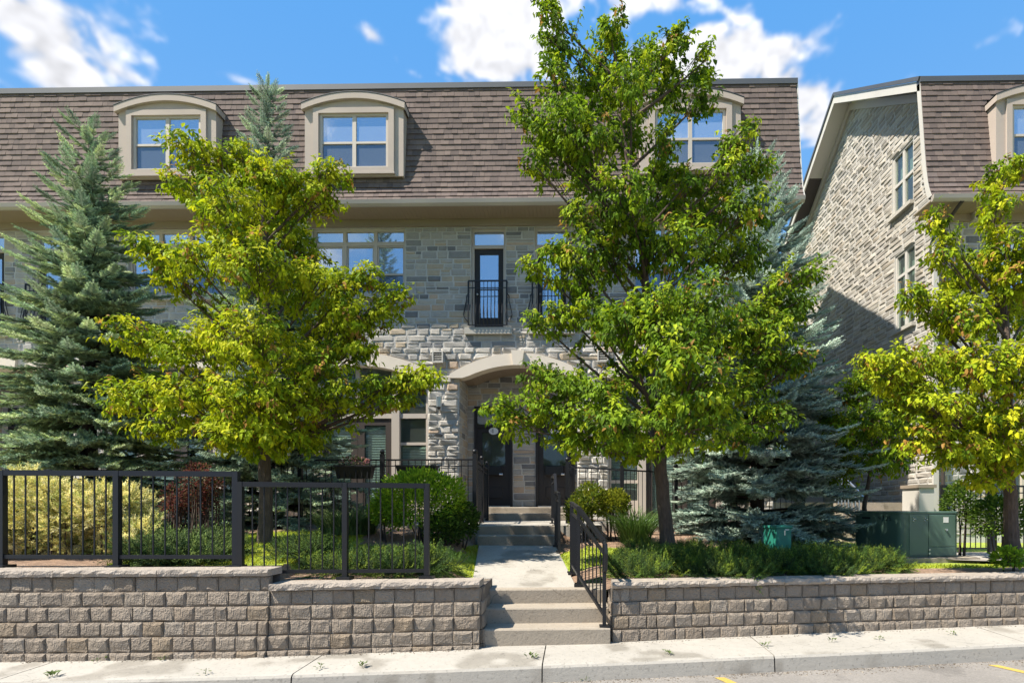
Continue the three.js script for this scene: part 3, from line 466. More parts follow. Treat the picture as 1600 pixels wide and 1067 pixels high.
function roof(b, x0, x1, dormers, seed, opts) {
  const body = new MB(), r = rng(seed), P = roofProfile;
  const outer = P.map(([z, y]) => [z > -15 ? z - 0.03 : z, z > -15 ? y : y - 0.03]), inner = P.map(([z, y]) => y < 11.9 && z > -15 ? [z - 0.16, y] : z > -15 ? [z - 0.2, y - 0.12] : z > -23 ? [z, y - 0.19] : z > -23.9 ? [z + 0.2, y - 0.12] : [z + 0.16, y]);
  body.prism([...outer, ...inner.reverse()].reverse().map(([z, y]) => V3(x0 + 0.02, y, z)), V3(x1 - x0 - 0.04, 0, 0));
  const rf = part('roof', body, M.underlay, b);
  // shingle courses up the front slope
  const list = []; let s = 0; const lens = mansard.slice(1).map(([z, y], i) => Math.hypot(z - mansard[i][0], y - mansard[i][1])), total = lens.reduce((a, c) => a + c), on = (s) => { let k = 0; while (k < lens.length - 1 && s > lens[k]) s -= lens[k++]; const t = s / lens[k], [za, ya] = mansard[k], [zb, yb] = mansard[k + 1]; return [lerp(za, zb, t), lerp(ya, yb, t), (zb - za) / lens[k], (yb - ya) / lens[k]]; };
  const unit = (w0) => { const m = new MB(), h = 1, v = [V3(-0.5, 0, 0), V3(0.5, 0, 0), V3(0.5, 0, 1), V3(-0.5, 0, 1), V3(-0.5, h, -0.3), V3(0.5, h, -0.3)]; m.quad(v[0], v[1], v[2], v[3]).quad(v[3], v[2], v[5], v[4]).tri(v[0], v[3], v[4]).tri(v[1], v[5], v[2]); const g = m.geo(), uv = g.attributes.uv; for (let i = 0; i < uv.count; i++) uv.setXY(i, uv.getX(i) * 0.22 + w0 * 0.37, uv.getY(i) * 0.17 + w0 * 0.73); return g; };
  const units = Array.from({ length: 9 }, (_, k) => unit(k)), exp = 0.142;
  for (let row = 0; s < total - 0.04; row++, s += exp) {
    const [z, y, dz, dy] = on(s); let x = x0 - (row % 2) * 0.1 - r() * 0.05;
    while (x < x1) {
      const w = r() < 0.5 ? 0.11 + r() * 0.06 : 0.17 + r() * 0.1, a = Math.max(x, x0), c = Math.min(x + w, x1); x += w; if (c - a < 0.03) continue;
      if (dormers.some((d) => a > d - 1.2 && c < d + 1.2 && y > 9.6 && y < 11.3)) continue;
      const thick = r() < 0.4 ? 0.021 : 0.014, m = new THREE.Matrix4().makeBasis(V3(1, 0, 0), V3(0, dy, dz), V3(0, -dz, dy)).setPosition((a + c) / 2, y + (r() - 0.5) * 0.005, z).multiply(new THREE.Matrix4().makeScale(c - a - 0.004, exp + 0.05, thick));
      const nn = fbm(x * 0.8 + 7, y * 1.4, 3, 0, seed); list.push({ geo: units[Math.floor(r() * 9)], m, mi: clamp(Math.floor(nn * 6.5 - 0.8 + (r() - 0.5) * 2.6), 0, 5), area: (c - a) * exp });
    }
  }
  b.updateWorldMatrix(true, true);
  pieces(list, 'shingle', 'shingle_courses', M.shingleTones, rf, 300, opts.view);
  part('flashing', box(x0 - 0.015, 11.93, -14.3, x1 + 0.015, 12.06, -14.135), M.flashing, b);
  // gutter, soffit, frieze
  const gp = [[-13.76, 8.93], [-13.76, 8.80], [-13.70, 8.79], [-13.65, 8.84], [-13.63, 8.93]].map(([z, y]) => V3(x0, y, z)); part('gutter', new MB().prism(gp, V3(x1 - x0, 0, 0)), M.gutter, b);
  part('soffit', box(x0 + 0.02, 8.84, -14.5, x1 - 0.02, 8.87, -13.765), M.soffit, b);
  part('frieze', box(opts.wall0, 8.67, -14.49, opts.wall1, 8.838, -14.42), M.frieze, b);
  return rf;
}
function julietDoor(b, x0, x1) {
  const z = ZF - 0.16, d = part('door', frame4(x0 + 0.07, 6.11, x1 - 0.07, 8.16, z - 0.03, z + 0.02, 0.13), M.door, b); d.geometry = mergeGeometries([d.geometry, box(x0 + 0.2, 6.24, z - 0.03, x1 - 0.2, 6.42, z + 0.012).geo()]);
  part('pane', box(x0 + 0.19, 6.41, z - 0.01, x1 - 0.19, 8.04, z - 0.006), M.glass, d);
  const kn = new THREE.SphereGeometry(0.03, 10, 8); kn.translate(x0 + 0.14, 7.0, z + 0.06); part('knob', kn, M.steel, d);
  const w = part('window', frame4(x0, 8.20, x1, 8.66, z - 0.04, z + 0.04, 0.06), M.frame, b); part('pane', new MB().bar(V3((x0 + x1) / 2, 8.25, z - 0.03), V3((x0 + x1) / 2, 8.61, z + 0.005), x1 - x0 - 0.1, 0.004, V3(0, 0, 1)), M.glass, w);
  part('jamb', box(x0, 6.11, z - 0.06, x0 + 0.068, 8.198, z + 0.07).box(x1 - 0.068, 6.11, z - 0.06, x1, 8.198, z + 0.07).box(x0 + 0.068, 8.162, z - 0.06, x1 - 0.068, 8.198, z + 0.07), M.frame, b);
  roomBehind(x0 + 0.02, 6.12, x1 - 0.02, 8.64, z - 0.08, b);
  part('sill', box(x0 - 0.15, 5.94, ZF - 0.2, x1 + 0.16, 6.105, ZF + 0.11), M.sill, b);
  // wrought railing that bellies out at both sides
  const zr = ZF + 0.13, yt = 7.24, yb = 6.14, g = holder('balcony_railing', b), xa = x0 - 0.05, xb = x1 + 0.05;
  part('top_rail', box(xa, yt, zr - 0.02, xb, yt + 0.03, zr + 0.02), M.black, g); part('mid_rail', box(xa, yt - 0.17, zr - 0.008, xb, yt - 0.15, zr + 0.008), M.black, g); part('bottom_rail', box(xa, yb, zr - 0.01, xb, yb + 0.02, zr + 0.01), M.black, g);
  for (let i = 0; i <= 10; i++) { const x = lerp(xa + 0.02, xb - 0.02, i / 10); part('baluster', new MB().tube([V3(x, yt, zr), V3(x, 6.85, zr), V3(x, 6.68, zr + 0.03), V3(x, 6.42, zr + 0.09), V3(x, 6.25, zr + 0.07), V3(x, yb, zr)], (t) => 0.008 + (Math.abs(t - 0.5) < 0.12 ? 0.004 : 0), 5), M.black, g); }
  for (const [x, s] of [[xa, -1], [xb, 1]]) { part('post', box(x - 0.013, yb, zr - 0.013, x + 0.013, yt, zr + 0.013).box(x - 0.01, yt, ZF - 0.02, x + 0.01, yt + 0.02, zr), M.black, g);
    for (const zz of [zr, ZF + 0.06]) part('scroll', new MB().tube([V3(x, 6.95, zz), V3(x + s * 0.05, 6.88, zz), V3(x + s * 0.045, 6.78, zz), V3(x + s * 0.1, 6.55, zz), V3(x + s * 0.125, 6.42, zz), V3(x + s * 0.09, 6.33, zz), V3(x + s * 0.02, 6.26, zz)], 0.009, 5), M.black, g); }
}
function arch(b, cx, hwO, hwI, yEnd, rise, thick, key = true) {   // segmental precast arch; returns its outer curve
  const outer = (u) => yEnd + rise * (1 - ((u - cx) / hwO) ** 2), inner = (u) => outer(u) - thick, n = 22, z0 = ZF - 0.28, z1 = ZF + 0.09, mb = new MB();
  const X = (i) => lerp(cx - hwO, cx + hwO, i / n);
  const lo = (u) => Math.max(inner(u), yEnd - 0.1);
  for (let i = 0; i < n; i++) { const a = X(i), c = X(i + 1), q = (x, f, z) => V3(x, f(x), z); mb.quad(q(a, lo, z1), q(c, lo, z1), q(c, outer, z1), q(a, outer, z1)).quad(q(a, outer, z1), q(c, outer, z1), q(c, outer, z0), q(a, outer, z0)).quad(q(a, lo, z0), q(c, lo, z0), q(c, lo, z1), q(a, lo, z1)); }
  for (const [x, f] of [[cx - hwO, 0], [cx + hwO, 1]]) { const p = [V3(x, lo(x), z0), V3(x, lo(x), z1), V3(x, outer(x), z1), V3(x, outer(x), z0)]; f ? mb.quad(p[1], p[0], p[3], p[2]) : mb.quad(...p); }
  const A = part('arch', mb, M.precast, b);
  if (key) { const k = [[-0.11, -thick - 0.02], [0.11, -thick - 0.02], [0.165, 0.05], [-0.165, 0.05]].map(([x, y]) => V3(cx + x, outer(cx) + y, z1 + 0.002)); part('keystone', new MB().prism(k, V3(0, 0, 0.07)), M.precast, A); }
  return { outer, inner };
}
function frontDoor(b, x0, x1, z, y0, number) {
  const yt = y0 + 2.16, top = 4.33, d = holder('front_door', b), iw = 0.07;
  part('frame', frame4(x0, y0, x1, top, z - 0.12, z + 0.01, iw).box(x0 + iw, yt, z - 0.12, x1 - iw, yt + 0.07, z + 0.008), M.door, d);
  const a = x0 + iw, c = x1 - iw, zl = z - 0.05, w = c - a;
  const slab = new MB().add(frame4(a, y0 + 0.03, c, yt, zl - 0.04, zl, 0.14).geo()); slab.box(a + 0.14, y0 + 0.17, zl - 0.035, c - 0.14, y0 + 1.0, zl - 0.012); slab.box(a + 0.14, y0 + 0.98, zl - 0.04, c - 0.14, y0 + 1.12, zl);
  part('leaf', slab, M.door, d);
  part('panel', new RoundedBoxGeometry(w - 0.42, 0.3, 0.03, 2, 0.01).translate((a + c) / 2, y0 + 0.38, zl - 0.004), M.door, d);
  part('pane', box(a + 0.13, y0 + 1.11, zl - 0.022, c - 0.13, yt - 0.13, zl - 0.018), M.darkGlass, d);
  part('pane', box(x0 + iw - 0.005, yt + 0.065, zl - 0.022, x1 - iw + 0.005, top - iw + 0.005, zl - 0.018), M.darkGlass, d);
  part('threshold', box(a, y0, z - 0.1, c, y0 + 0.028, z + 0.05), M.steel, d);
  part('letter_box', new RoundedBoxGeometry(0.5, 0.24, 0.1, 2, 0.012).translate((a + c) / 2 - 0.02, y0 + 0.98, zl + 0.055), M.black, d);
  const kn = new THREE.CylinderGeometry(0.03, 0.03, 0.09, 12).rotateZ(Math.PI / 2); kn.translate(a + 0.67, y0 + 0.88, zl + 0.115); part('handle', kn, M.steel, d);
  // oval number plate
  const pl = part('number_plate', new THREE.CylinderGeometry(1, 1, 0.015, 28).rotateX(Math.PI / 2).scale(0.13, 0.095, 1).translate((a + c) / 2, yt - 0.1, zl + 0.02), M.white, d);
  if (number) { const s = 0.055, nx = (a + c) / 2 - (number === 2 ? 0 : 0.035), ny = yt - 0.1, zz = zl + 0.0285, bb = new MB(); bb.bar(V3(nx + 0.02, ny - s, zz), V3(nx + 0.02, ny + s, zz), 0.016, 0.004); bb.bar(V3(nx + 0.02, ny + s, zz), V3(nx - 0.04, ny - 0.02, zz), 0.014, 0.004); bb.bar(V3(nx - 0.045, ny - 0.02, zz), V3(nx + 0.045, ny - 0.02, zz), 0.014, 0.0038); part('number', bb, M.black, pl); }
  roomBehind(x0 + 0.03, y0 + 0.02, x1 - 0.03, top - 0.03, z - 0.13, d, 3.0);
}
function sconce(b, x, y) {
  const s = holder('wall_lamp', b), z = ZF + 0.05;
  part('back_plate', new RoundedBoxGeometry(0.1, 0.26, 0.03, 2, 0.01).translate(x, y, z), M.steel, s);
  part('lamp_shade', new THREE.CylinderGeometry(0.075, 0.06, 0.24, 14).translate(x, y + 0.06, z + 0.11), M.steel, s);
  part('cap', new THREE.ConeGeometry(0.085, 0.07, 14).translate(x, y + 0.215, z + 0.11), M.steel, s);
  part('tip', new THREE.CylinderGeometry(0.05, 0.015, 0.07, 12).translate(x, y - 0.1, z + 0.11), M.brownDoor, s);
}
function hoodVent(b, x0, y0, z = ZF + 0.06) {
  const v = holder('wall_vent', b), w = 0.27; part('housing', frame4(x0, y0, x0 + w, y0 + 0.29, z - 0.1, z + 0.06, 0.03), M.barge, v); part('backing', box(x0 + 0.03, y0 + 0.03, z - 0.1, x0 + w - 0.03, y0 + 0.26, z - 0.06), M.underlay, v);
  for (let i = 0; i < 4; i++) { const y = y0 + 0.045 + i * 0.055; part('slat', new MB().bar(V3(x0 + 0.03, y + 0.012, z + 0.03), V3(x0 + w - 0.03, y + 0.012, z + 0.03), 0.05, 0.008, V3(0, 0.8, 0.6)), M.barge, v); }
}
function archWindow(b, cx, A) {   // french doors with sidelights under an arch
  const zb = ZF - 0.22, y0 = 1.264, head = 3.86, g = holder('french_window', b), hw = 1.83, top = (u) => A.inner(u) + 0.03;
  const cols = [[cx - 1.09, 0.2], [cx + 0.89, 0.2]];
  const post = (x0, x1, ya, z1 = 0.09, m = M.frame, nm = 'post') => { const b2 = new MB(), q = (x, y, z) => V3(x, y, zb + z); b2.prism([q(x0, ya, 0), q(x1, ya, 0), q(x1, top(x1), 0), q((x0 + x1) / 2, top((x0 + x1) / 2), 0), q(x0, top(x0), 0)], V3(0, 0, z1)); part(nm, b2, m, g); };
  for (const [x, w] of cols) post(x, x + w, y0, 0.14); post(cx - hw, cx - hw + 0.07, y0); post(cx + hw - 0.07, cx + hw, y0); post(cx - 0.05, cx + 0.05, head + 0.12);
  const rail = (x0, x1, ya, yb, z1 = 0.1) => part('rail', box(x0, ya, zb, x1, yb, zb + z1), M.frame, g);
  rail(cx - 0.888, cx - 0.052, head, head + 0.12); rail(cx - 0.048, cx + 0.888, head, head + 0.12);
  for (const [a, c] of [[cx - hw + 0.072, cx - 1.092], [cx + 1.092, cx + hw - 0.072]]) { rail(a, c, head, head + 0.12); rail(a, c, 3.18, 3.25, 0.06); rail(a, c, 2.2, 2.28, 0.06); rail(a, c, y0, y0 + 0.5, 0.05);
    part('pane', box(a, 3.25, zb + 0.02, c, head, zb + 0.024), M.glass, g).material = M.darkGlass; part('pane', box(a, 2.28, zb + 0.02, c, 3.18, zb + 0.024), M.darkGlass, g); part('pane', box(a, y0 + 0.5, zb + 0.02, c, 2.2, zb + 0.024), M.darkGlass, g);
    blindAt(g, a + 0.02, 2.0, c - 0.02, 3.16, zb - 0.1, 0.07); }
  const uppers = [[cx - hw + 0.07, cx - 1.09], [cx - 0.89, cx - 0.05], [cx + 0.05, cx + 0.89], [cx + 1.09, cx + hw - 0.07]];
  for (const [a, c] of uppers) part('pane', new MB().prism([V3(a, head + 0.12, zb + 0.02), V3(c, head + 0.12, zb + 0.02), V3(c, top(c), zb + 0.02), V3((a + c) / 2, top((a + c) / 2), zb + 0.02), V3(a, top(a), zb + 0.02)], V3(0, 0, 0.004)), M.darkGlass, g);
  for (const s of [-1, 1]) { const x0 = s < 0 ? cx - 0.888 : cx + 0.004, x1 = s < 0 ? cx - 0.004 : cx + 0.888, l = part('door', frame4(x0, y0, x1, head - 0.002, zb, zb + 0.07, 0.17), M.brownDoor, g); part('pane', box(x0 + 0.16, y0 + 0.16, zb + 0.03, x1 - 0.16, head - 0.16, zb + 0.034), M.darkGlass, g); blindAt(g, x0 + 0.18, y0 + 0.2, x1 - 0.18, head - 0.18, zb - 0.02, 0.065); }
  part('door_handle', box(cx - 0.12, 2.42, zb + 0.075, cx - 0.09, 2.6, zb + 0.1), M.steel, g);
  roomBehind(cx - hw, y0, cx + hw, 5.3, zb - 0.16, g, 4.2);
}
function frontWindows(b, cx, o = {}) {   // three-light window on the upper floor
  const x0 = cx - 1.185, x1 = cx + 1.185, y0 = 6.98, y1 = 8.66, z = ZF - 0.12, ty = 8.30, my = 7.53, w = holder('window', b), c3 = [x0 + 0.06, x0 + 0.79, x0 + 1.58, x1 - 0.06];
  part('frame', frame4(x0, y0, x1, y1, z - 0.06, z + 0.05, 0.06), M.frame, w);
  for (const x of [c3[1], c3[2]]) part('frame', box(x - 0.045, y0 + 0.061, z - 0.05, x + 0.045, y1 - 0.061, z + 0.035), M.frame, w);
  const X = [[c3[0], c3[1] - 0.046], [c3[1] + 0.046, c3[2] - 0.046], [c3[2] + 0.046, c3[3]]];
  for (const [a, c] of X) { part('frame', box(a, ty - 0.05, z - 0.05, c, ty + 0.05, z + 0.034), M.frame, w); part('sash', frame4(a + 0.002, y0 + 0.062, c - 0.002, ty - 0.052, z - 0.04, z + 0.012, 0.03).box(a + 0.032, my - 0.022, z - 0.04, c - 0.032, my + 0.022, z + 0.01), M.frame, w);
    part('pane', new MB().bar(V3((a + c) / 2, ty + 0.05, z - 0.035), V3((a + c) / 2, y1 - 0.06, z - 0.005), c - a, 0.004, V3(0, 0, 1)), M.glass, w); part('pane', box(a + 0.02, my, z - 0.022, c - 0.02, ty - 0.06, z - 0.018), M.glass, w); part('pane', box(a + 0.02, y0 + 0.07, z - 0.022, c - 0.02, my, z - 0.018), M.screenGlass, w); }
  part('curtain', box(X[2][1] - 0.1, y0 + 0.1, z - 0.2, X[2][1], y1 - 0.1, z - 0.16), M.curtain, w);
  roomBehind(x0 + 0.01, y0 + 0.01, x1 - 0.01, y1 - 0.01, z - 0.08, w);
  part('sill', box(x0 - 0.1, y0 - 0.13, ZF - 0.17, x1 + 0.1, y0 - 0.002, ZF + 0.1), M.sill, b);
}

// ---- the long block
{
  const b = thing('townhouse_block', 'long grey stone townhouse block with brown shingled mansard roof and arched dormers', 'building'); b.updateMatrixWorld(true);
  const X0 = -21, X1 = 5.0, centres = [-1.4, -14.29], wins = [-5.445, 2.66, -10.2, -18.3], arcs = [-5.53, 2.72, -10.13, -18.4];
  roof(b, X0 - 0.4, X1 + 0.46, [-5.3, 2.79, -9.87, -17.9], 5, { wall0: X0, wall1: X1, view: (c) => c.x > -9 && c.x < -0.8 });
  part('barge_board', new MB().prism([...roofProfile].reverse().map(([z, y]) => V3(X1 + 0.462, y, z)), V3(0.03, 0, 0)), M.barge, b);
  for (const [x, o] of [[-5.3, { curtain: true }], [2.79, {}], [-9.87, { blind: 10.3 }], [-17.9, {}]]) dormer(b, x, o);
  // mortar backing, cut round the openings
  const openings = [...wins.map((x) => [x - 1.185, x + 1.185, 6.98, 8.66]), ...centres.flatMap((c) => [[c - 1.19, c - 0.316, 6.11, 8.66], [c + 0.414, c + 1.268, 6.11, 8.66]]), ...centres.map((c) => [c - 1.495, c + 1.495, 1.2, 4.93]), ...arcs.map((c) => [c - 1.84, c + 1.84, 1.2, 4.93])];
  const xs = [...new Set([X0, X1, ...openings.flatMap((o) => [o[0], o[1]])])].sort((a, c) => a - c), ys = [...new Set([0.8, 4.93, 5.6, 8.68, ...openings.flatMap((o) => [o[2], o[3]])])].sort((a, c) => a - c);
  const A1 = centres.map((c) => arch(b, c, 1.72, 1.5, 4.94, 0.52, 0.3)), A2 = arcs.map((c) => arch(b, c, 2.1, 1.84, 4.94, 0.56, 0.33));
  const archTop = (u) => { let y = -9; centres.forEach((c, i) => { if (Math.abs(u - c) < 1.74) y = Math.max(y, A1[i].outer(clamp(u, c - 1.72, c + 1.72)) + 0.015); }); arcs.forEach((c, i) => { if (Math.abs(u - c) < 2.12) y = Math.max(y, A2[i].outer(clamp(u, c - 2.1, c + 2.1)) + 0.015); }); return y; };
  const wall = new MB();
  for (let i = 0; i + 1 < xs.length; i++) for (let j = 0; j + 1 < ys.length; j++) { const xm = (xs[i] + xs[i + 1]) / 2, ym = (ys[j] + ys[j + 1]) / 2; if (openings.some((o) => xm > o[0] && xm < o[1] && ym > o[2] && ym < o[3])) continue;
    if (ym > 4.93 && ym < 5.6) { const n = 16; for (let k = 0; k < n; k++) { const a = lerp(xs[i], xs[i + 1], k / n), c = lerp(xs[i], xs[i + 1], (k + 1) / n), la = Math.max(4.93, archTop(a) - 0.12), lc = Math.max(4.93, archTop(c) - 0.12); wall.quad(V3(a, la, ZF), V3(c, lc, ZF), V3(c, 5.6, ZF), V3(a, 5.6, ZF)); } continue; }
    wall.quad(V3(xs[i], ys[j], ZF), V3(xs[i + 1], ys[j], ZF), V3(xs[i + 1], ys[j + 1], ZF), V3(xs[i], ys[j + 1], ZF)); }
  for (const o of openings.filter((o) => o[2] > 5)) { const d = 0.3; wall.quad(V3(o[0], o[2], ZF), V3(o[0], o[3], ZF), V3(o[0], o[3], ZF - d), V3(o[0], o[2], ZF - d)).quad(V3(o[1], o[2], ZF - d), V3(o[1], o[3], ZF - d), V3(o[1], o[3], ZF), V3(o[1], o[2], ZF)).quad(V3(o[0], o[3], ZF), V3(o[1], o[3], ZF), V3(o[1], o[3], ZF - d), V3(o[0], o[3], ZF - d)); }
  wall.box(X1 - 0.2, 0.8, -24, X1, 8.68, ZF - 0.001).box(X0, 0.8, -24, X0 + 0.2, 8.68, ZF - 0.001).box(X0 + 0.2, 0.8, -24, X1 - 0.2, 8.68, -23.8).box(X0 + 0.2, 5.46, -16.6, X1 - 0.2, 5.6, ZF - 0.3);
  for (const c of arcs) for (const s of [-1, 1]) wall.add(box(Math.min(c + s * 1.84, c + s * 1.86), 1.2, ZF - 0.3, Math.max(c + s * 1.84, c + s * 1.86), 4.93, ZF - 0.002).geo());
  const W = part('wall', wall, M.mortar, b);
  const wts = [3, 2, 3, 1.6, 1.6, 1.2, 3, 0.7, 0, 0];
  const upper = ashlar({ u0: X0, u1: X1, v0: 5.62, v1: 8.66, keys: [5.94, 6.11, 6.85, 6.98], holes: [...openings.filter((o) => o[2] > 5), ...wins.map((x) => [x - 1.29, x + 1.29, 6.84, 6.98]), ...centres.flatMap((c) => [[c - 1.35, c - 0.15, 5.93, 6.11], [c + 0.26, c + 1.43, 5.93, 6.11]])], place: onFront(ZF), relief: 0.022, weights: wts, seed: 21, rowH: [0.1, 0.19] });
  const lower = ashlar({ u0: X0, u1: X1, v0: 1.25, v1: 5.62, keys: [4.93], holes: openings.filter((o) => o[2] < 5), low: archTop, place: onFront(ZF), relief: 0.06, weights: [1.5, 0.2, 2, 3, 0.1, 0.8, 1, 1.2, 4, 3.5], seed: 22, rowH: [0.13, 0.22] });
  pieces([...upper, ...lower], 'stone', 'stone_courses', M.stoneTones, W, 300, (c) => c.x > -6.7 && c.x < 1.2 && (c.y > 5.0 || (c.x > -3.9 && c.x < -2.8)));
  // entrance recess with its stone lining
  const Z2 = -15.62; centres.forEach((c, k) => {
    const rec = holder('entrance_porch', b); const q = new MB(), x0 = c - 1.495, x1 = c + 1.495;
    for (const [a, d, y] of [[x0, c - 1.3, 1.3], [c - 1.3, c - 0.255, 4.33], [c - 0.255, c + 0.37, 1.3], [c + 0.37, c + 1.43, 4.33], [c + 1.43, x1, 1.3]]) q.quad(V3(a, y, Z2), V3(d, y, Z2), V3(d, 5.5, Z2), V3(a, 5.5, Z2)); q.quad(V3(x0, 1.3, ZF), V3(x0, 1.3, Z2), V3(x0, 5.2, Z2), V3(x0, 5.2, ZF)).quad(V3(x1, 1.3, Z2), V3(x1, 1.3, ZF), V3(x1, 5.2, ZF), V3(x1, 5.2, Z2));
    part('wall', q, M.mortar, rec); rec.updateWorldMatrix(true, true);
    const doors = [[c - 1.3, c - 0.255], [c + 0.37, c + 1.43]], back = ashlar({ u0: x0, u1: x1, v0: 1.6, v1: 5.3, keys: [4.34], holes: doors.map(([a, d]) => [a, d, 1.5, 4.34]), high: (u) => A1[k].inner(u) + 0.06, place: onFront(Z2), relief: 0.02, weights: [3, 1, 2, 1, 0.5, 3, 2, 2, 0, 0], seed: 31 + k, rowH: [0.14, 0.2] });
    const left = ashlar({ u0: Z2, u1: ZF - 0.01, v0: 1.6, v1: 4.93, place: onRight(x0), relief: 0.02, weights: [3, 1, 2, 1, 0.5, 3, 2, 2, 0, 0], seed: 33 + k, rowH: [0.14, 0.2] });
    pieces([...back, ...left], 'stone', 'stone_courses', M.stoneTones, rec, k ? 0 : 150);
    const cl = new MB(), n = 12; for (let i = 0; i < n; i++) { const a = lerp(x0, x1, i / n), d = lerp(x0, x1, (i + 1) / n), f = (x) => Math.max(A1[k].inner(x) + 0.012, 4.9); cl.quad(V3(a, f(a), Z2), V3(d, f(d), Z2), V3(d, f(d), ZF - 0.26), V3(a, f(a), ZF - 0.26)); } part('ceiling', cl, M.soffit, rec);
    doors.forEach(([a, d], i) => frontDoor(rec, a, d, Z2 + 0.03, 1.6, i + 1));
    julietDoor(b, c - 1.19, c - 0.316); julietDoor(b, c + 0.414, c + 1.268);
    sconce(b, c - 1.97, 4.16); sconce(b, c + 1.97, 4.16);
    hoodVent(b, c - 2.15, 5.22); hoodVent(b, c + 2.0, 5.22);
  });
  arcs.forEach((c, i) => archWindow(b, c, A2[i])); wins.forEach((c) => frontWindows(b, c));
  // stone sill block under the right-hand ground-floor window
}
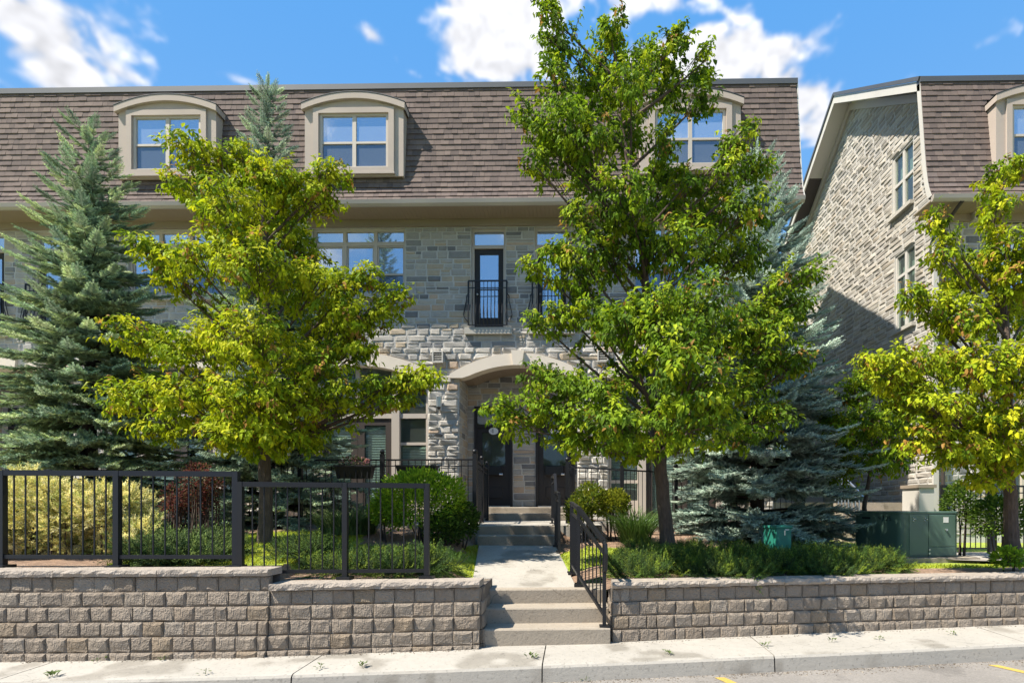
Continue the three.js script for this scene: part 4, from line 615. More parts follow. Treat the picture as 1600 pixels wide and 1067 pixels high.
// ---- the block to the right, across the gap
{
  const b = thing('townhouse_block', 'second townhouse block on the right with sunlit rough stone gable wall', 'building'); b.updateMatrixWorld(true);
  const X0 = 9.03, X1 = 24, R0 = 8.45;
  const wallB = new MB(), holes = [[-16.46, -15.46, 9.75, 11.43], [-16.33, -15.38, 6.49, 8.61]];   // z0, z1, y0, y1
  const top = (z) => { const P = roofProfile; for (let i = 0; i + 1 < P.length; i++) if (z <= P[i][0] && z >= P[i + 1][0]) return lerp(P[i][1], P[i + 1][1], (z - P[i][0]) / (P[i + 1][0] - P[i][0])); return 8.9; };
  const gable = (z) => Math.min(z > -14.75 ? lerp(8.85, top(-14.75) - 0.42, (-14.5 - z) / 0.25) : top(z) - 0.42, 20);
  const zs = [-23.4, -22, -20.5, -18.8, -17.5, -16.46, -16.33, -15.46, -15.38, -14.9, -14.75, -14.5];
  for (let i = 0; i + 1 < zs.length; i++) { const a = zs[i], c = zs[i + 1], zm = (a + c) / 2, hs = holes.filter((h) => zm > h[0] && zm < h[1]).sort((p, q) => p[2] - q[2]); let y = 0.7; const strip = (y0, y1a, y1c) => wallB.quad(V3(X0, y0, a), V3(X0, y0, c), V3(X0, y1c, c), V3(X0, y1a, a)); for (const h of hs) { strip(y, h[2], h[2]); y = h[3]; } strip(y, gable(a), gable(c)); }
  for (const h of holes) { const d = 0.25; wallB.quad(V3(X0, h[2], h[0]), V3(X0, h[3], h[0]), V3(X0 + d, h[3], h[0]), V3(X0 + d, h[2], h[0])).quad(V3(X0, h[2], h[1]), V3(X0 + d, h[2], h[1]), V3(X0 + d, h[3], h[1]), V3(X0, h[3], h[1])).quad(V3(X0, h[3], h[0]), V3(X0, h[3], h[1]), V3(X0 + d, h[3], h[1]), V3(X0 + d, h[3], h[0])); }
  const fh = [[10.55, 12.9, 6.98, 8.66], [10.4, 13.4, 1.5, 4.93]];
  const fx = [X0, 10.4, 10.55, 12.9, 13.4, X1], fy = [0.7, 1.5, 4.93, 6.98, 8.66, 8.7];
  for (let i = 0; i + 1 < fx.length; i++) for (let j = 0; j + 1 < fy.length; j++) { const xm = (fx[i] + fx[i + 1]) / 2, ym = (fy[j] + fy[j + 1]) / 2; if (!fh.some((h) => xm > h[0] && xm < h[1] && ym > h[2] && ym < h[3])) wallB.quad(V3(fx[i], fy[j], ZF), V3(fx[i + 1], fy[j], ZF), V3(fx[i + 1], fy[j + 1], ZF), V3(fx[i], fy[j + 1], ZF)); }
  wallB.box(X0, 0.7, -24, X1, 8.7, -23.8).box(X1 - 0.2, 0.7, -23.8, X1, 8.7, ZF - 0.01);
  const W = part('wall', wallB, M.mortar, b); W.updateWorldMatrix(true, true);
  const side = ashlar({ u0: -23.3, u1: -14.52, v0: 0.9, v1: 14.5, keys: [2.2, 6.4, 6.49, 8.61, 9.65, 9.75, 11.43], holes: [...holes, [-16.5, -15.42, 9.64, 9.75], [-16.4, -15.3, 6.38, 6.49]], high: gable, place: onLeft(X0), relief: 0.03, weights: [3, 2, 3, 1.3, 1.6, 1.2, 2], seed: 41, rowH: [0.125, 0.15], len: [0.3, 0.75], gap: 0.012, gapV: 0.024, split: 0 });
  const front = ashlar({ u0: X0 + 0.02, u1: 13.6, v0: 0.9, v1: 8.66, keys: [4.93, 6.98], holes: fh, place: onFront(ZF), relief: 0.035, weights: [3, 2, 3, 1.6, 1.6, 0.8, 3, 0.3, 0, 0], seed: 42, rowH: [0.12, 0.2] });
  const NS = M.sideTones.length; front.forEach((q) => { q.mi += NS; });
  pieces([...side, ...front], 'stone', 'stone_courses', [...M.sideTones, ...M.stoneTones], W, 300, (c) => c.y > 4 && c.z > -19.5 && c.x < 11.5);
  const rf = roof(b, R0, X1 + 0.4, [11.2, 19], 6, { wall0: X0, wall1: X1, view: (c) => c.x < 11.5 });
  dormer(b, 11.2, {});
  // barge boards and gable soffit along the roof edge
  const bb = new MB(), P = roofProfile, sf = new MB();
  for (let i = 0; i + 1 < P.length; i++) { const [za, ya] = P[i], [zc, yc] = P[i + 1], hh = i >= mansard.length - 1 && i < mansard.length + 1 ? 0.2 : 0; const l = Math.hypot(zc - za, yc - ya), n = [(yc - ya) / l, -(zc - za) / l]; // inward = below / behind
    const k = 0.15, in_ = (z, y) => i < mansard.length - 1 ? [z - 0.13, y] : i < mansard.length + 1 ? [z, y - 0.24] : [z + 0.13, y];
    const A = [za, ya], B = [zc, yc], C = in_(zc, yc), D = in_(za, ya), q = ([z, y], x) => V3(x, y, z);
    bb.quad(q(B, R0 - 0.012), q(A, R0 - 0.012), q(D, R0 - 0.012), q(C, R0 - 0.012)).quad(q(D, R0 - 0.012), q(D, R0 + 0.03), q(C, R0 + 0.03), q(C, R0 - 0.012)).quad(q(A, R0 - 0.012), q(B, R0 - 0.012), q(B, R0 + 0.0), q(A, R0 + 0.0));
    const dz = i < mansard.length - 1 ? -0.2 : i >= mansard.length + 1 ? 0.22 : 0, dy = dz ? 0 : -0.215; sf.quad(V3(R0 + 0.03, ya + dy, za + dz), V3(X0 + 0.05, ya + dy, za + dz), V3(X0 + 0.05, yc + dy, zc + dz), V3(R0 + 0.03, yc + dy, zc + dz)); }
  part('barge_board', bb, M.barge, b); part('gable_soffit', sf, M.barge, b);
  // frieze following the gable
  const fr = new MB(); for (const [za, zc] of [[-14.75, -18.8], [-18.8, -23.3]]) { const q = (z, dy, x) => V3(x, top(z) + dy, z); fr.quad(q(zc, -0.46, X0 - 0.09), q(za, -0.46, X0 - 0.09), q(za, -0.17, X0 - 0.09), q(zc, -0.17, X0 - 0.09)).quad(q(za, -0.46, X0 - 0.09), q(zc, -0.46, X0 - 0.09), q(zc, -0.46, X0), q(za, -0.46, X0)); } part('gable_frieze', fr, M.frame, b);
  part('roof_edge', new MB().bar(V3(R0 - 0.02, 12.03, -14.17), V3(R0 - 0.02, 14.96, -18.8), 0.06, 0.09).bar(V3(R0 - 0.02, 14.96, -18.8), V3(R0 - 0.02, 11.99, -23.52), 0.06, 0.09), M.flashing, b);
  // gable windows
  for (const [z0, z1, y0, y1] of holes) { const w = holder('window', b), X = X0 + 0.08, zm = (z0 + z1) / 2, low = y1 < 9, my = low ? y1 - 0.62 : (y0 + y1) / 2, m4 = new MB(); const bx = (za, ya, zb, yb, d = 0.05) => m4.add(box(X - d, ya, za, X + 0.04, yb, zb).geo());
    bx(z0, y0, z0 + 0.06, y1); bx(z1 - 0.06, y0, z1, y1); bx(z0 + 0.06, y0, z1 - 0.06, y0 + 0.06); bx(z0 + 0.06, y1 - 0.06, z1 - 0.06, y1); bx(zm - 0.05, y0 + 0.06, zm + 0.05, y1 - 0.06, 0.045); bx(z0 + 0.06, my - 0.04, zm - 0.05, my + 0.04, 0.04); bx(zm + 0.05, my - 0.04, z1 - 0.06, my + 0.04, 0.04); part('frame', m4, M.barge, w);
    for (const [a, c] of [[z0 + 0.05, zm - 0.04], [zm + 0.04, z1 - 0.05]]) for (const [d, e] of [[y0 + 0.05, my - 0.03], [my + 0.03, y1 - 0.05]]) part('pane', box(X, d, a, X + 0.004, e, c), M.darkGlass, w);
    const rm = new MB(), q = (x, y, z) => V3(x, y, z), D = X + 2.6; rm.quad(q(D, y0, z0), q(D, y0, z1), q(D, y1, z1), q(D, y1, z0)).quad(q(X + 0.05, y0, z0), q(D, y0, z0), q(D, y1, z0), q(X + 0.05, y1, z0)).quad(q(D, y0, z1), q(X + 0.05, y0, z1), q(X + 0.05, y1, z1), q(D, y1, z1)).quad(q(X + 0.05, y1, z0), q(D, y1, z0), q(D, y1, z1), q(X + 0.05, y1, z1)).quad(q(D, y0, z0), q(X + 0.05, y0, z0), q(X + 0.05, y0, z1), q(D, y0, z1)); part('room', rm, M.room, w);
    part('curtain', box(X + 0.12, my + (low ? -1.2 : 0), z0 + 0.06, X + 0.13, y1 - 0.06, z1 - 0.06), M.curtain, w);
    part('sill', box(X0 - 0.12, y0 - 0.1, z0 - 0.05, X0 + 0.1, y0 - 0.002, z1 + 0.05), M.sill, w); }
  const w = holder('window', b); part('frame', frame4(10.55, 6.98, 12.9, 8.66, ZF - 0.18, ZF - 0.07, 0.07).box(11.3, 7.05, ZF - 0.17, 11.38, 8.59, ZF - 0.08).box(10.62, 8.25, ZF - 0.17, 11.3, 8.34, ZF - 0.08), M.frame, w); part('pane', box(10.6, 7.03, ZF - 0.14, 11.32, 8.61, ZF - 0.136), M.glass, w); part('pane', box(11.36, 7.03, ZF - 0.14, 12.85, 8.61, ZF - 0.136), M.glass, w); roomBehind(10.56, 6.99, 12.89, 8.65, ZF - 0.2, w);
  const w2 = holder('window', b); part('frame', frame4(10.4, 1.5, 13.4, 4.93, ZF - 0.18, ZF - 0.07, 0.09).box(11.2, 1.59, ZF - 0.17, 11.34, 4.84, ZF - 0.08), M.frame, w2); part('pane', box(10.45, 1.55, ZF - 0.14, 13.35, 4.88, ZF - 0.136), M.darkGlass, w2); roomBehind(10.42, 1.52, 13.38, 4.9, ZF - 0.2, w2);
  part('corner_trim', box(X0 - 0.1, 1.4, ZF + 0.0, X0 + 0.03, 8.66, ZF + 0.07), M.barge, b);
  part('downpipe', new MB().tube([V3(X0 + 0.12, 8.8, -13.7), V3(X0 + 0.1, 8.5, ZF + 0.12), V3(X0 + 0.1, 1.0, ZF + 0.12)], 0.045, 8), M.brownDoor, b);
  hoodVent(b, 9.85, 8.66, -14.36);
}
// ---- stair in the gap between the blocks
{
  const st = thing('alley_stair', 'concrete stair rising between the two townhouse blocks', 'stair');
  for (let i = 0; i < 5; i++) part('step', box(6.9, 0.7, -14.2 - i * 0.32, 8.11, 1.02 + i * 0.17, -13.9 - i * 0.32), M.stepConcrete, st);
  part('platform', box(5.3, 0.85, -18, 8.9, 1.72, -15.5), M.stepConcrete, st);
  part('side_wall', box(8.2, 0.7, -14.5, 8.55, 2.05, -13.8), M.barge, st); part('coping', box(8.16, 2.052, -14.52, 8.59, 2.13, -13.76), M.frieze, st);
  for (const x of [6.85]) { part('handrail', new MB().tube([V3(x, 1.75, -13.6), V3(x, 2.0, -14.0), V3(x, 2.75, -15.5), V3(x, 2.75, -17)], 0.03, 8), M.steel, st); for (let i = 0; i < 10; i++) { const z = -13.75 - i * 0.18; part('baluster', box(x - 0.012, 1 + i * 0.095, z - 0.012, x + 0.012, 1.82 + i * 0.092, z + 0.012), M.steel, st); } }
  part('back_wall', box(5.1, 1.72, -21, 8.95, 3.2, -20.8), M.stucco, st);
}

// ================================================================== FENCES AND RAILINGS
// a railing between points given at the level of its feet; h = height of the top rail
function railing(t, pts, h, o = {}) {
  const { bottom = 0.09, n = 10, pw = 0.05, rw = 0.05, pk = 0.012, m = M.black, mid, posts = true, cap, extra = 0 } = o;
  const up = (p, y) => V3(p.x, p.y + y, p.z);
  pts.forEach((p, i) => { if (!posts) return; const q = part('post', box(p.x - pw / 2, p.y - 0.02, p.z - pw / 2, p.x + pw / 2, p.y + h + extra, p.z + pw / 2), m, t); if (o.foot) part('base_plate', box(p.x - pw * 1.3, p.y - 0.022, p.z - pw * 1.3, p.x + pw * 1.3, p.y + 0.012, p.z + pw * 1.3), m, t); if (cap) part('finial', new THREE.SphereGeometry(pw * 0.62, 12, 8).translate(p.x, p.y + h + extra + pw * 0.5, p.z), m, q); });
  for (let i = 0; i + 1 < pts.length; i++) {
    const a = pts[i], b = pts[i + 1], dir = b.clone().sub(a).setY(0).normalize(), A = a.clone().addScaledVector(dir, posts ? pw / 2 + 0.001 : 0), B = b.clone().addScaledVector(dir, posts ? -pw / 2 - 0.001 : 0), k = (p, q, s) => p.clone().lerp(q, s);
    part('top_rail', new MB().bar(up(A, h - rw / 2), up(B, h - rw / 2), o.railW ?? rw, rw), m, t); part('bottom_rail', new MB().bar(up(A, bottom), up(B, bottom), rw * 0.7, rw * 0.7), m, t);
    if (mid) part('mid_rail', new MB().bar(up(A, h - mid), up(B, h - mid), rw * 0.6, rw * 0.6), m, t);
    const N = Math.round(a.distanceTo(b) / (o.gap ?? 0.12));
    for (let j = 1; j < N; j++) { const p = k(a, b, j / N), y1 = h - rw, y0 = bottom; part('picket', box(p.x - pk / 2, p.y + y0, p.z - pk / 2, p.x + pk / 2, p.y + y1, p.z + pk / 2), m, t); }
  }
}
{
  const wz = (x, d) => wallZ(x) - d;
  const f1 = thing('metal_fence', 'taller black metal fence on the upper step of the left retaining wall', 'fence'), F1 = [[-9.7, 0.99], [-8.5, 0.985], [-7.28, 0.98], [-6.08, 0.972], [-4.88, 0.967], [-3.64, 0.962]].map(([x, y]) => V3(x, y, wz(x, 0.33)));
  railing(f1, F1, 1.02, { pw: 0.06, rw: 0.058, gap: 0.124, m: M.blackRail, bottom: 0.1, foot: true });
  const f2 = thing('metal_fence', 'lower black metal fence with its free end beside the steps', 'fence'), F2 = [[-3.575, 0.835], [-2.49, 0.83], [-1.625, 0.825]].map(([x, y]) => V3(x, y, wz(x, 0.3)));
  railing(f2, F2, 1.035, { pw: 0.055, rw: 0.055, gap: 0.122, m: M.black, bottom: 0.07, foot: true });
  // hand rails of the steps
  const h1 = thing('step_handrail', 'black handrail that drops down the right side of the lower steps', 'handrail'), hr = (z) => pathAt(z)[1] + 0.06;
  const A = V3(hr(-7.75) - 0.0, 0.72, -7.75), B = V3(hr(-7.0), 0.65, -6.98), C = V3(0.34, 0.285, -6.36), H = 0.93, up = (p, y) => p.clone().setY(p.y + y);
  for (const p of [A, A.clone().add(V3(0.012, 0, 0.13)), B, C]) { part('post', box(p.x - 0.02, p.y - 0.01, p.z - 0.02, p.x + 0.02, p.y + H - 0.01, p.z + 0.02), M.black, h1); part('base_plate', box(p.x - 0.055, p.y - 0.012, p.z - 0.055, p.x + 0.055, p.y + 0.012, p.z + 0.055), M.black, h1); }
  for (const [nm, y, w] of [['top_rail', H, 0.045], ['mid_rail', H - 0.13, 0.03], ['bottom_rail', 0.12, 0.03]]) part(nm, new MB().bar(up(A, y), up(B, y), w, w).bar(up(B, y), up(C, y), w, w), M.black, h1);
  part('end_rail', new MB().tube([up(C, H), up(C, H).add(V3(0.012, -0.03, 0.07)), up(C, H).add(V3(0.015, -0.12, 0.09)), up(C, 0.62).add(V3(0.012, 0, 0.06)), up(C, 0.6)], 0.02, 7), M.black, h1);
  for (const [a, b, n] of [[A, B, 7], [B, C, 7]]) for (let i = 1; i < n; i++) { const p = a.clone().lerp(b, i / n); part('picket', box(p.x - 0.007, p.y + 0.12, p.z - 0.007, p.x + 0.007, p.y + H - 0.13, p.z + 0.007), M.black, h1); }
  const h2 = thing('step_handrail', 'black handrail at the right of the upper steps by the porch', 'handrail'), e = (z) => pathAt(Math.max(z, -9.75))[1] + 0.03;
  const P = [V3(e(-9.1), 0.9, -9.1), V3(e(-9.7), 0.95, -9.68), V3(-0.33, 1.275, -10.25), V3(-0.42, 1.275, -11.3)];
  for (const p of P) { part('post', box(p.x - 0.02, p.y - 0.01, p.z - 0.02, p.x + 0.02, p.y + 0.9, p.z + 0.02), M.black, h2); part('base_plate', box(p.x - 0.05, p.y - 0.012, p.z - 0.05, p.x + 0.05, p.y + 0.012, p.z + 0.05), M.black, h2); }
  for (const [nm, y, w] of [['top_rail', 0.9, 0.045], ['mid_rail', 0.78, 0.028], ['bottom_rail', 0.1, 0.028]]) { const b = new MB(); for (let i = 0; i < 3; i++) b.bar(up(P[i], y), up(P[i + 1], y), w, w); part(nm, b, M.black, h2); }
  for (let k = 0; k < 3; k++) { const n = Math.max(3, Math.round(P[k].distanceTo(P[k + 1]) / 0.11)); for (let i = 1; i < n; i++) { const p = P[k].clone().lerp(P[k + 1], i / n); part('picket', box(p.x - 0.007, p.y + 0.1, p.z - 0.007, p.x + 0.007, p.y + 0.78, p.z + 0.007), M.black, h2); } }
  // patio fences
  const p1 = thing('patio_fence', 'black patio fence left of the front doors, running back along the landing', 'fence');
  railing(p1, [V3(-7.3, 1.262, -10.9), V3(-5.2, 1.262, -10.86), V3(-3.62, 1.262, -10.83), V3(-1.86, 1.262, -10.8)], 1.24, { pw: 0.075, rw: 0.03, gap: 0.125, mid: 0.13, cap: true, extra: 0.1, m: M.black });
  railing(p1, [V3(-1.86, 1.262, -10.8), V3(-1.95, 1.262, -12.2), V3(-2.05, 1.262, -13.6)].map((p, i) => i ? p : p.clone().add(V3(0, 0, -0.1))), 1.24, { pw: 0.075, rw: 0.03, gap: 0.125, mid: 0.13, cap: true, extra: 0.1, m: M.black });
  const p2 = thing('patio_fence', 'black patio fence right of the front doors, behind the yellow-green bushes', 'fence');
  railing(p2, [V3(-0.12, 1.262, -11.4), V3(0.95, 1.2, -11.3), V3(2.2, 1.2, -12.4), V3(4.9, 1.2, -12.4)], 1.14, { pw: 0.075, rw: 0.03, gap: 0.12, cap: true, extra: 0.1, m: M.black });
  railing(p2, [V3(-0.12, 1.262, -11.5), V3(-0.1, 1.262, -12.6), V3(-0.08, 1.262, -13.6)], 1.14, { pw: 0.075, rw: 0.03, gap: 0.12, cap: true, extra: 0.1, m: M.black });
  const p3 = thing('patio_fence', 'black picket fence beside the path at the far right', 'fence');
  railing(p3, [V3(6.75, 0.75, -10.6), V3(7.7, 0.75, -10.75), V3(8.7, 0.75, -10.9), V3(9.9, 0.75, -11.05), V3(11.4, 0.75, -11.2)], 1.25, { pw: 0.09, rw: 0.035, gap: 0.11, mid: 0.14, m: M.black });
  const p4 = thing('patio_fence', 'black fence at the left edge behind the tall spruce', 'fence');
  railing(p4, [V3(-14, 1.26, -11.25), V3(-12.2, 1.26, -11.25), V3(-10.4, 1.26, -11.25), V3(-8.6, 1.26, -11.25)], 1.2, { pw: 0.075, rw: 0.03, gap: 0.125, mid: 0.13, m: M.black });
}
// window boxes hung on the patio fence
function windowBox(x0, x1, label, flowers) {
  const t = thing('planter_box', label, 'planter', [0, 0, 0], null), z = -10.72, y0 = 2.13, y1 = 2.36, b = new MB(), e = 0.04;
  const bot = [V3(x0 + e, y0, z - 0.07), V3(x1 - e, y0, z - 0.07), V3(x1 - e, y0, z + 0.07), V3(x0 + e, y0, z + 0.07)], top = [V3(x0, y1, z - 0.11), V3(x1, y1, z - 0.11), V3(x1, y1, z + 0.11), V3(x0, y1, z + 0.11)];
  for (let k = 0; k < 4; k++) { const l = (k + 1) % 4; b.quad(bot[l], bot[k], top[k], top[l]); } b.quad(...bot); part('box', b, M.black, t);
  part('rim', frame4(0, 0, 1, 1, 0, 1, 0.001).constructor === MB ? new MB().bar(V3(x0 - 0.01, y1, z + 0.115), V3(x1 + 0.01, y1, z + 0.115), 0.03, 0.03).bar(V3(x0 - 0.01, y1, z - 0.115), V3(x1 + 0.01, y1, z - 0.115), 0.03, 0.03) : null, M.black, t); part('soil', box(x0 + 0.01, y1 - 0.05, z - 0.1, x1 - 0.01, y1 - 0.03, z + 0.1), M.soil, t);
  for (let i = 0; i < 6; i++) { const x = lerp(x0 + 0.08, x1 - 0.08, i / 5); part('rib', box(x - 0.012, y0 + 0.01, z + 0.075, x + 0.012, y1 - 0.06, z + 0.1), M.black, t); }
  return t;
}
const boxA = windowBox(-3.3, -2.55, 'black planter box hung on the patio fence, empty of flowers'), boxB = windowBox(-4.45, -3.75, 'black planter box on the patio fence with pink flowers');

// ================================================================== UTILITY CABINETS
{
  const t = thing('transformer_cabinet', 'large dark green transformer cabinet with rounded corner on a concrete pad', 'transformer', [5.28, 0.80, -9.35]); t.rotation.y = 0.13;
  // local: x right, z toward the road; body 0.98 wide, 1.25 deep, 0.69 high
  const W = 0.98, D = 1.28, H = 0.69, r = 0.13, sh = new THREE.Shape(); sh.moveTo(r, 0); sh.lineTo(W - 0.05, 0); sh.absarc(W - 0.05, 0.05, 0.05, -Math.PI / 2, 0); sh.lineTo(W, D - 0.05); sh.absarc(W - 0.05, D - 0.05, 0.05, 0, Math.PI / 2); sh.lineTo(r, D); sh.absarc(r, D - r, r, Math.PI / 2, Math.PI); sh.lineTo(0, r); sh.absarc(r, r, r, Math.PI, Math.PI * 1.5);
  const g = new THREE.ExtrudeGeometry(sh, { depth: H, bevelEnabled: true, bevelSize: 0.008, bevelThickness: 0.008, bevelSegments: 2, curveSegments: 12 }); g.rotateX(-Math.PI / 2);
  part('body', g, M.transformer, t);
  const lid = new THREE.ExtrudeGeometry(sh, { depth: 0.022, bevelEnabled: true, bevelSize: 0.022, bevelThickness: 0.008, bevelSegments: 2, curveSegments: 12 }); lid.rotateX(-Math.PI / 2); lid.translate(0, H + 0.008, 0); part('lid', lid, M.transformer, t);
  part('door', new RoundedBoxGeometry(0.47, H - 0.18, 0.016, 2, 0.006).translate(W - 0.29, (H - 0.18) / 2 + 0.16, 0.012), M.transformer, t); part('sill_panel', new RoundedBoxGeometry(0.47, 0.135, 0.016, 2, 0.006).translate(W - 0.29, 0.078, 0.012), M.transformer, t); part('door', new RoundedBoxGeometry(0.33, H - 0.03, 0.014, 2, 0.006).translate(r + 0.155, H / 2 + 0.004, 0.011), M.transformer, t);
  part('warning_sticker', box(W - 0.27, 0.545, 0.021, W - 0.18, 0.635, 0.023), M.white, t); part('lock', new THREE.CylinderGeometry(0.017, 0.017, 0.03, 12).rotateX(Math.PI / 2).translate(W - 0.225, 0.43, 0.03), M.steel, t);
  for (const y of [0.05, 0.11]) part('bolt', new THREE.CylinderGeometry(0.014, 0.014, 0.02, 10).rotateX(Math.PI / 2).translate(0.46, y, 0.025), M.steel, t);
  for (const x of [0.2, 0.4]) for (const [dx, dy] of [[-0.015, 0.022], [0.02, 0], [-0.015, -0.022]]) part('fitting', new THREE.SphereGeometry(0.012, 8, 6).translate(x + dx, 0.6 + dy, 0.022), M.steel, t);
  // stencilled number and nameplate on the lit side
  const dig = { 4: [[0, 1, 0, 0.5], [0, 0.5, 1, 0.5], [0.8, 1, 0.8, 0]], 7: [[0, 1, 1, 1], [1, 1, 0.3, 0]], 2: [[0, 1, 1, 1], [1, 1, 1, 0.5], [1, 0.5, 0, 0], [0, 0, 1, 0]], 5: [[1, 1, 0, 1], [0, 1, 0, 0.5], [0, 0.5, 1, 0.5], [1, 0.5, 1, 0], [1, 0, 0, 0]] };
  const nb = new MB(); '4725'.split('').forEach((c, i) => { for (const [a, b, e, f] of dig[c]) { const q = (u, v) => V3(-0.0105, 0.575 + v * 0.065, -0.55 + i * 0.085 + u * 0.05); nb.bar(q(a, b), q(e, f), 0.011, 0.003, V3(1, 0, 0)); } });
  part('number', nb, M.black, t); part('nameplate', box(-0.012, 0.59, -1.0, -0.008, 0.625, -0.78), M.black, t);
  struct('transformer_pad', box(0, 0, 0, 1, 1, 1), M.stepConcrete); const pad = scene.children[scene.children.length - 1]; pad.geometry = box(-0.12, -0.25, -D - 0.12, W + 0.22, 0, 0.2).geo(); pad.position.copy(t.position).add(V3(0, -0.012, 0)); pad.rotation.y = 0.13;
  const p = thing('utility_pedestal', 'small teal green utility box standing in the junipers', 'utility box', [3.0, 0.86, -8.55]); p.rotation.y = 0.35;
  part('body', new RoundedBoxGeometry(0.27, 0.44, 0.3, 3, 0.012).translate(0.135, 0.2, -0.15), M.pedestal, p); part('lid', new RoundedBoxGeometry(0.3, 0.045, 0.33, 3, 0.012).translate(0.135, 0.44, -0.15), M.pedestal, p); part('hasp', box(0.13, 0.32, 0.0, 0.145, 0.39, 0.012), M.steel, p); part('nameplate', box(0.15, 0.395, 0.0, 0.22, 0.41, 0.006), M.white, p); part('door', new RoundedBoxGeometry(0.23, 0.36, 0.012, 2, 0.005).translate(0.135, 0.19, 0.001), M.pedestal, p);
}

// ================================================================== PLANTS
const Y = V3(0, 1, 0), _m = new THREE.Matrix4(), _q = new THREE.Quaternion();
// leaf: folded along the midrib and arched; base at the origin, tip along +y, face +z
function leafGeo(L, Wd, droop, fold) {
  const b = new MB(), c = [V3(0, 0, 0), V3(0, L * 0.36, 0.02 * L), V3(0, L * 0.72, -droop * L * 0.5), V3(0, L, -droop * L)], e = (i, s, w) => c[i].clone().add(V3(s * w * Wd / 2, 0, fold * Wd * w));
  for (const s of [-1, 1]) { const p = e(1, s, 1), q = e(2, s, 0.74), T = (x, y, z) => s > 0 ? b.tri(x, y, z) : b.tri(x, z, y); T(c[0], p, c[1]); T(c[1], p, q); T(c[1], q, c[2]); T(c[2], q, c[3]); }
  return b.geo();
}
const LEAF = leafGeo(0.11, 0.05, 0.34, 0.16), SMALL_LEAF = leafGeo(0.062, 0.036, 0.15, 0.2);
const orient = (pos, tip, face, s = 1) => { const y = tip.clone().normalize(), x = y.clone().cross(face).normalize(); if (x.lengthSq() < 0.1) x.set(1, 0, 0); const z = x.clone().cross(y); return new THREE.Matrix4().makeBasis(x, y, z).scale(V3(s, s, s)).setPosition(pos); };
const bez = (a, b, c, t) => a.clone().multiplyScalar((1 - t) * (1 - t)).addScaledVector(b, 2 * t * (1 - t)).addScaledVector(c, t * t);
const jit = (r, k) => V3((r() - 0.5) * 2 * k, (r() - 0.5) * 2 * k, (r() - 0.5) * 2 * k);

